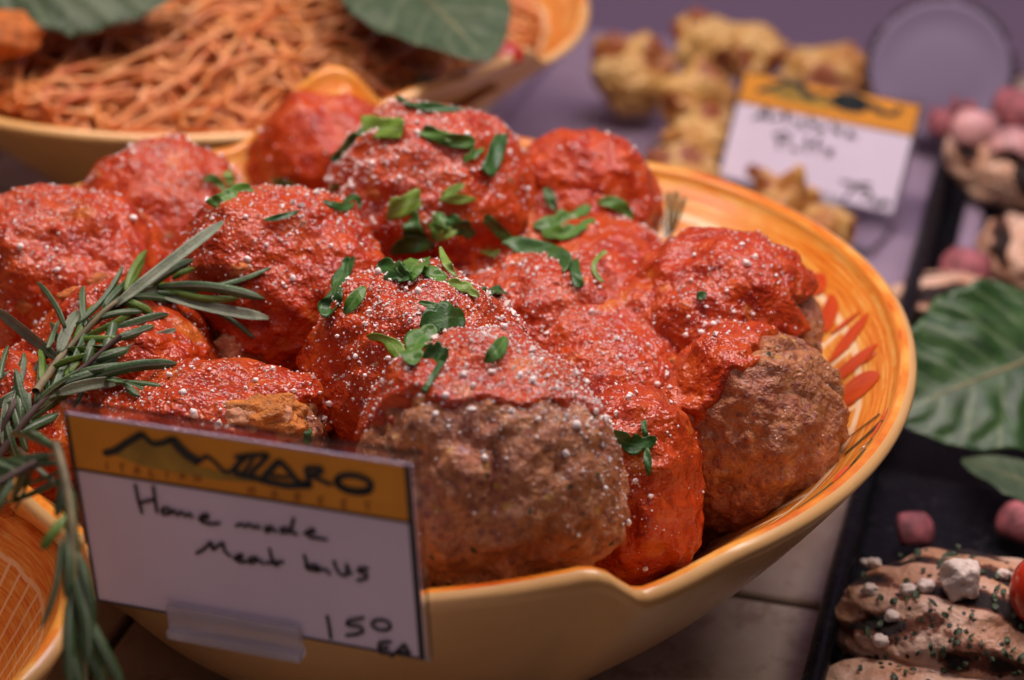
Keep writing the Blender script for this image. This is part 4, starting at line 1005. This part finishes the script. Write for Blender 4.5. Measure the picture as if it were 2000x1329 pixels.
def leaf_at(name, label, group, cat, base, tip, width, nrm, mat, fold=.15, sag=.0, rip=.05, n=34, m=9, tipw=1., parent=None, thick=.0006, stem=True):
    base = np.array(base, float); tip = np.array(tip, float); L_ = np.linalg.norm(tip-base); t = np.linspace(0, 1, n); nrm = unit(nrm)
    C = base + (tip-base)*t[:, None] + nrm*(sag*np.sin(np.pi*t))[:, None]
    e = np.sin(np.pi*np.clip(t, 0, 1)**.82)**.62; e = np.clip(e, .02, 1)
    wl = width/2*e*(1+.03*np.sin(t*26)); wr = width/2*e*(1+.03*np.sin(t*24+1))
    def rp(u, a, W):
        au = np.abs(a)+0*u; sd = np.where(a < 0, .35, 0.); Q = np.stack([(u+0*a).ravel()*5, (a+0*u).ravel()*3, np.full((u+0*a).size, L_*40)], 1); nz_ = noise(Q, 5).reshape((u+0*a).shape)
        ph = (u*6 - au*1.7 + .55*nz_ + sd)
        return W*rip*((np.abs(np.sin(np.pi*ph))-.5)*np.clip(au*3, 0, 1)*1.3 + .9*nz_) + W*rip*.9*np.sin(u*14+a*2)*au**2
    V, F, uv = blade(C, nrm, wl, wr, fold, thick, m, rp)
    root = empty(name, base); tag(root, label, cat, group)
    mesh('blade', V, F, mat, root, uv=uv)
    V, F = tube(np.concatenate([C[:1]-(C[1:2]-C[:1])*2, C[2:-3:3]]) - nrm*.0005, np.linspace(.0016, .0004, len(C[2:-3:3])+1), 6); mesh('midrib', V, F, M_STEM, root)
    return root
zt = .150
leaf_at('basil_leaf', 'dull green basil leaf lying on the spaghetti at the top left corner', 'basil leaves', 'leaf', atz(-40, -70, .165), atz(385, -45, .163), .088, (-.05, -.75, .75), M_BASILD, .16, .006, .06)
leaf_at('basil_leaf', 'dark basil leaf lying on the spaghetti at top centre', 'basil leaves', 'leaf', atz(700, -110, .160), atz(955, 120, .142), .088, (.15, -.5, .8), M_BASILD, .10, .005, .06)
for lab, x, y, z, r_, m in [('red tomato piece in the spaghetti at the upper left edge', 10, 68, .140, .017, M_VEG), ('dark green herb bit among the spaghetti near the bowl lobe', 840, 168, .117, .007, M_BASILD), ('small red tomato bit on the spaghetti right of the dark basil leaf', 985, 105, .122, .009, M_TOM)]:
    tag(lump('pasta_topping', atz(x, y, z), r_, m, None, 4, .3, (1.2, 1, .7), int(x) % 13), lab, 'vegetable')

# ------------------------------------------------------------------ pastries on a lined tray
pc = atz(1480, 330, Z0+.002)
tr = empty('pastry_tray', pc); tag(tr, 'flat pale mauve tray under the golden pastries', 'tray')
tcx = pc + GX*-.02 + GY*.03
mesh('liner', *box(np.array([*tcx[:2], Z0+.0018]), GX, GY, GZ, .155, .20, .0012, .0004), M_PAPER, tr, smooth=False)
mesh('raised_edge', *box(np.array([*(tcx+GX*.160)[:2], Z0+.007]), GX, GY, GZ, .006, .20, .0065, .002), M_PAPER, tr, smooth=False)
mesh('raised_edge', *box(np.array([*(tcx-GX*.160)[:2], Z0+.007]), GX, GY, GZ, .006, .20, .0065, .002), M_PAPER, tr, smooth=False)
def puff(label, px, py, z, r, seed, scl=(1, 1, 1), spike=.27):
    c = atz(px, py, z); g = np.random.default_rng(seed); dirs = [unit(g.normal(0, 1, 3)*[1, .8, .7]+[0, -.2, .55]) for _ in range(6)]
    def brown(U, P):
        b_ = np.zeros(len(U))
        for d in dirs[:4]: b_ = np.maximum(b_, 1.25*np.exp((U@unit(d+np.array([.2, -.3, -.25]))-1)/.09)*(.75+.4*noise(U*4, seed)))
        return {'brown': b_}
    U, F = ico(5); B = 1 + .10*fbm(U*1.5+seed*3, 3, seed)
    for d in dirs: B = B + spike*np.exp((U@d-1)/.045)
    cr = 1-np.abs(noise(U*2.2+seed, seed)); B = B - .16*sstep(cr, .8, 1)
    P = U*B[:, None]*r*np.array(scl); P[:, 2] = np.maximum(P[:, 2], -(c[2]-Z0-.0032))
    o = mesh('pastry_puff', P+c, F, M_PUFF, attr=brown(U, P), loc=c); tag(o, label, 'pastry', 'golden filled pastries')
puff('golden pastry puff nearest the spaghetti bowl at the back', 1238, 150, .022, .026, 1)
puff('pastry puff with yellow folded top behind its row', 1385, 100, .030, .023, 2)
puff('small upright pastry puff above the left end of the white card', 1470, 105, .026, .021, 3)
puff('spotted pastry puff left of the white card', 1365, 205, .020, .025, 14)
puff('browned pastry puff peeping over the top of the white card', 1618, 160, .018, .028, 5, (1.15, 1, .85), .3)
puff('pastry puff low behind the lower left corner of the card', 1375, 285, .012, .022, 6)
puff('brown pastry just behind the bowl rim below the card', 1330, 345, .006, .021, 7, (1.2, 1, .8), .25)
puff('pointed brown pastry overlapping the lower edge of the card', 1525, 420, .010, .0215, 8, (.8, .8, 1.1), .5)
puff('rounded brown pastry beside the clear card foot', 1600, 452, .004, .019, 9, (1.1, 1, .8), .2)

# round lid leaning on the back panel
lc = atz(1836, 150, Z0+.052); lr = 132*np.linalg.norm(lc-CAM)/FPX
lcn = unit(-ray(1836, 140)*1. + np.array([.05, 0, .10])); lX = unit(np.cross([0, 0, 1], lcn)); lY = np.cross(lcn, lX)
lc = onplane(1836, 140, lc, unit(-GY)) 
n = 72; a_ = np.linspace(0, 2*np.pi, n, endpoint=False); rows = []
for rr, dz in ((.0, .004), (.55, .0042), (.90, .003), (.96, .0045), (1.0, .003), (1.0, -.004), (.0, -.004)):
    rr = max(rr, .01); rows.append(lc + lr*rr*(np.cos(a_)[:, None]*lX + np.sin(a_)[:, None]*lY) + lcn*dz)
i = np.arange(6)[:, None]*n; j = np.arange(n)[None]; k = (j+1) % n
lid = empty('round_lid', lc - lY*lr); tag(lid, 'round pale mauve lid with dark beaded edge leaning on the back panel', 'lid')
mesh('disc', np.concatenate(rows), np.stack([i+j, i+k, i+n+k, i+n+j], -1).reshape(-1, 4), M_LID, lid)
for q_ in range(44):
    t_ = 2*math.pi*q_/44
    if -math.pi/2-.9 < ((t_+math.pi) % (2*math.pi))-math.pi < -math.pi/2+.9: continue
    if q_ % 7 == 3: continue
    lump('edge_bead', lc + lr*1.015*(math.cos(t_)*lX+math.sin(t_)*lY) - lcn*.002, .0036, M_LIDRIM, lid, 2, .25, (1, 1, 1), q_)

# ------------------------------------------------------------------ black tray with grilled chicken
e0 = atz(1560, 1329, Z0+.030); e1 = atz(1830, 300, Z0+.030); tY = unit((e1-e0)*[1, 1, 0]); tX = np.array([tY[1], -tY[0], 0])
t0 = e0 - tY*.25; TLn = np.linalg.norm(e1-e0)+.25+.12; TW = .30
bt = empty('black_tray', t0 + tX*TW/2 + tY*TLn/2 - GZ*.03); tag(bt, 'long black enamelled tray of grilled chicken along the right side', 'tray')
ctr = t0 + tX*TW/2 + tY*TLn/2
mesh('tray_floor', *box(np.array([*ctr[:2], Z0+.003]), tX, tY, GZ, TW/2, TLn/2, .0022, .0006), M_TRAY, bt, smooth=False)
for sx in (-1, 1):
    c_ = ctr + tX*sx*(TW/2-.0005)
    if sx < 0:
        # rolled left edge
        P = np.array([t0 + tX*.005 + tY*TLn*f for f in np.linspace(0, 1, 60)]); P[:, 2] = Z0+.026 + .0004*np.sin(np.linspace(0, 40, 60))
        V, F = tube(P, .0048, 14); mesh('rolled_edge', V, F, M_TRAY, bt)
    mesh('side_wall', *box(np.array([*(ctr+tX*sx*(TW/2-.006))[:2], Z0+.0155]), tX, tY, GZ, .0018, TLn/2-.002, .0105, .0005), M_TRAY, bt, smooth=False)
for sy in (-1, 1):
    mesh('end_wall', *box(np.array([*(ctr+tY*sy*(TLn/2-.006))[:2], Z0+.0155]), tX, tY, GZ, TW/2-.01, .0018, .0105, .0005), M_TRAY, bt, smooth=False)

def chicken(label, px, py, z, rot, sc, seed, stripes, group='grilled chicken pieces'):
    c = atz(px, py, z); U, F = ico(6)
    B = 1 + .17*fbm(U*1.4+seed*4, 2, seed) + .03*fbm(U*5+seed, 2, seed+1)
    P = U*B[:, None]*np.array(sc)
    groove = np.zeros(len(P)); ca, sa = math.cos(R(rot[1])), math.sin(R(rot[1]))
    s_ = P[:, 0]*ca + P[:, 1]*sa + .004*noise(P*60, seed)
    for st in stripes: groove = np.maximum(groove, np.exp(-((s_-st)/.0050)**2))
    groove = groove*np.clip(U[:, 2]*2.5+.6, 0, 1)
    fib = noise(P*[40, 160, 160], seed+2)
    P = P - U*(groove*.0022)[:, None] + U*(.0011*fib + .0007*fbm(P*110, 3, seed+4))[:, None]
    a = R(rot[0]); Rz = np.array([[math.cos(a), math.sin(a), 0], [-math.sin(a), math.cos(a), 0], [0, 0, 1]])
    P = P @ Rz; P[:, 2] = np.maximum(P[:, 2], -(c[2]-Z0-.0056))
    ch = groove*1.7*np.clip(.80+1.1*noise(P*45, seed+7), 0, 1.2)
    o = mesh('chicken_piece', P+c, F, M_CHICK, attr={'char': ch}, loc=c); tag(o, label, 'chicken', group); return o, P+c, F
ck = []
ck.append(chicken('grilled chicken breast with feta and herbs at the lower right corner', 1905, 1215, .012, (-8, 68), (.058, .040, .023), 1, (-.034, -.014, .006, .026)))
ck.append(chicken('charred chicken piece topped with pink onion at the upper right edge', 1965, 330, .018, (-55, 60), (.045, .028, .022), 2, (-.025, 0, .02)))
ck.append(chicken('pale grilled chicken slice behind the big basil leaf', 1850, 580, .004, (12, 80), (.034, .022, .011), 3, (-.012, .012)))
ck.append(chicken('charred chicken end at the right edge above the big basil leaf', 2015, 500, .012, (-70, 60), (.040, .022, .018), 4, (-.02, .005)))
ck.append(chicken('low chicken piece below the feta topped breast, at the bottom edge', 1800, 1345, .000, (14, 70), (.045, .03, .014), 5, (-.02, .01)))
cV = np.concatenate([c[1] for c in ck]); nn = 0; cF = []
for c_ in ck: cF.append(c_[2]+nn); nn += len(c_[1])
CB = BVHTree.FromPolygons(cV.tolist(), np.concatenate(cF).tolist())
def chit(px, py):
    h = CB.ray_cast(CV, Vector(ray(px, py)))
    return None if h[0] is None else (np.array(h[0]), np.array(h[1]))
def onion(label, px, py, r, seed, face=(0, -.6, .8), zfall=.004, mat=None, lift=.5):
    h = chit(px, py); c = h[0] + h[1]*r*lift if h else atz(px, py, zfall)
    g = np.random.default_rng(seed); f = unit(np.array(face) + g.normal(0, .25, 3)); X = unit(np.cross(f, [.2, .3, 1.])); Y = np.cross(f, X)
    root = empty('onion_chunk', c - np.array([0, 0, r])); tag(root, label, 'onion', 'red onion chunks')
    for k, (ro, sp) in enumerate(((1., 1.), (.74, .85), (.5, .7))):
        nu, nv = 13, 9; u = np.linspace(-1.15, 1.15, nu)*sp; v = np.linspace(-.75, .75, nv)*sp; Uu, Vv = np.meshgrid(u, v, indexing='ij')
        Uu = Uu*(1 + .12*noise(np.stack([Vv.ravel()*2, Uu.ravel(), 0*Vv.ravel()+seed], 1), seed).reshape(Uu.shape))
        D = (np.cos(Uu)*np.cos(Vv))[..., None]*f + (np.sin(Uu)*np.cos(Vv))[..., None]*X + np.sin(Vv)[..., None]*Y
        top = c - f*r*.55 + D*r*ro*1.35; bot = c - f*r*.55 + D*r*(ro*1.35 - .22)
        V = np.concatenate([top.reshape(-1, 3), bot.reshape(-1, 3)]); b_ = nu*nv; idx = np.arange(b_).reshape(nu, nv)
        q = np.stack([idx[:-1, :-1], idx[1:, :-1], idx[1:, 1:], idx[:-1, 1:]], -1).reshape(-1, 4); F = [q, q[:, ::-1]+b_]
        for e in (idx[0], idx[-1][::-1], idx[::-1, 0], idx[:, -1]): F.append(np.stack([e[:-1], e[1:], e[1:]+b_, e[:-1]+b_], 1))
        mesh('onion_layer', V, np.concatenate(F), mat or M_ONION, root)
def on_chicken(name, label, cat, px, py, r, mat, scl=(1, 1, 1), seed=0, amp=.3, box_=0., zfall=.004, lvl=4, group=None, sink=.4):
    h = chit(px, py); c = h[0] + h[1]*r*(1-sink) if h else atz(px, py, zfall)
    o = lump(name, c, r, mat, None, lvl, amp, scl, seed, box_=box_); tag(o, label, cat, group); return o
M_PALEON = mat_plain('pale_onion', (.58, .30, .28), .35, .4, 110)
onion('pink red onion chunk in the black tray above the feta topped breast', 1788, 1036, .0085, 3, (.2, -.3, .9), .0)
onion('pink onion chunk at the right edge above the feta topped breast', 1992, 1022, .0095, 5, (-.4, -.3, .8), .002)
onion('upright pink onion petal at the upper right, left one', 1888, 215, .0105, 6, (-.5, -.6, .5), .03)
onion('large pink onion petal at the top right edge', 1985, 215, .0135, 7, (-.4, -.7, .4), .035)
onion('orange-pink onion bit left of the charred chicken', 1842, 240, .010, 8, (-.3, -.5, .7), .018)
onion('pale onion bit on the charred chicken piece', 1910, 272, .012, 9, (.2, -.6, .7), .025, M_PALEON)
onion('pale ragged onion bit at the right edge on the charred chicken', 1975, 290, .011, 19, (.0, -.6, .7), .03, M_PALEON)
onion('rounded pink onion slice behind the pale chicken slice', 1885, 527, .012, 10, (0, -.5, .8), .004)
on_chicken('feta_chunk', 'largest white feta chunk on top of the chicken breast', 'feta', 1875, 1142, .0080, M_FETA, (.95, .9, 1.1), 4, .35, .3, group='feta crumbs', sink=.2)
for k, (x, y, r_, lab) in enumerate([(1690, 1100, .003, 'small feta crumb at the left tip of the chicken breast'), (1712, 1108, .0036, 'second small feta crumb at the left tip of the breast'), (1778, 1160, .0042, 'feta crumb left of the largest feta chunk'), (1810, 1155, .0045, 'feta crumb touching the largest feta chunk on its left'),
                               (1745, 1208, .0038, 'feta crumb on the lower left of the chicken breast'), (1722, 1250, .0042, 'feta crumb by the pale lower edge of the breast'), (1958, 1128, .0034, 'feta crumb right of the largest chunk'), (1702, 1160, .0038, 'feta crumb on the left grill mark'), (1985, 1130, .003, 'feta crumb near the grape tomato')]):
    on_chicken('feta_chunk', lab, 'feta', x, y, r_*.75, M_FETA, (1.1, .9, .8), 20+k, .4, .3, lvl=3, group='feta crumbs', sink=.3)
on_chicken('grape_tomato', 'glossy red grape tomato cut by the right edge', 'tomato', 2003, 1185, .0125, M_TOM, (.8, .9, 1.15), 1, .03, lvl=4, sink=.1)
def herb_leaf(px, py, px2, py2, w_, label):
    h = chit(px, py); h2 = chit(px2, py2)
    if h is None: return
    a_ = h[0]+h[1]*.001; b_ = (h2[0]+h2[1]*.001) if h2 and np.linalg.norm(h2[0]-h[0]) < .02 else a_ + RT*(px2-px)*.0002 - UP*(py2-py)*.0002
    t = np.linspace(0, 1, 9); C = a_ + (b_-a_)*t[:, None] + unit(-ray(px, py))*(.0015*np.sin(np.pi*t))[:, None]; e = np.sin(np.pi*np.clip(t*.9+.06, 0, 1))**.7*w_/2
    V, F, uv = blade(C, unit(h[1]-ray(px, py)), e, e, .2, .0003, 3); o = mesh('herb_flake', V, F, M_BASILD, uv=uv); tag(o, label, 'herb', 'herb flakes on the chicken')
herb_leaf(1846, 1085, 1872, 1115, .008, 'green herb leaf tucked behind the largest feta chunk')
for k in range(70):
    x = RNG.uniform(1680, 2000); y = RNG.uniform(1065, 1325); a_ = RNG.uniform(0, 6.3); l_ = RNG.uniform(8, 22)
    herb_leaf(x, y, x+l_*math.cos(a_), y+l_*math.sin(a_), RNG.uniform(.0010, .0026), 'small dark herb flake on the chicken breast with feta')

# big basil leaf on the tray edge
leaf_at('basil_leaf', 'big crinkled basil leaf on the black tray right of the meatball bowl', 'basil leaves', 'leaf', atz(2130, 665, .030), atz(1742, 812, .018), .094, (-.12, -.62, .75), M_BASIL, .08, .006, .055, 60, 14)
leaf_at('basil_leaf', 'shaded basil leaf edge below the big one at the right edge', 'basil leaves', 'leaf', atz(2150, 1010, .012), atz(1880, 895, .004), .035, (.2, -.3, .9), M_BASILD, .1, .002, .05)
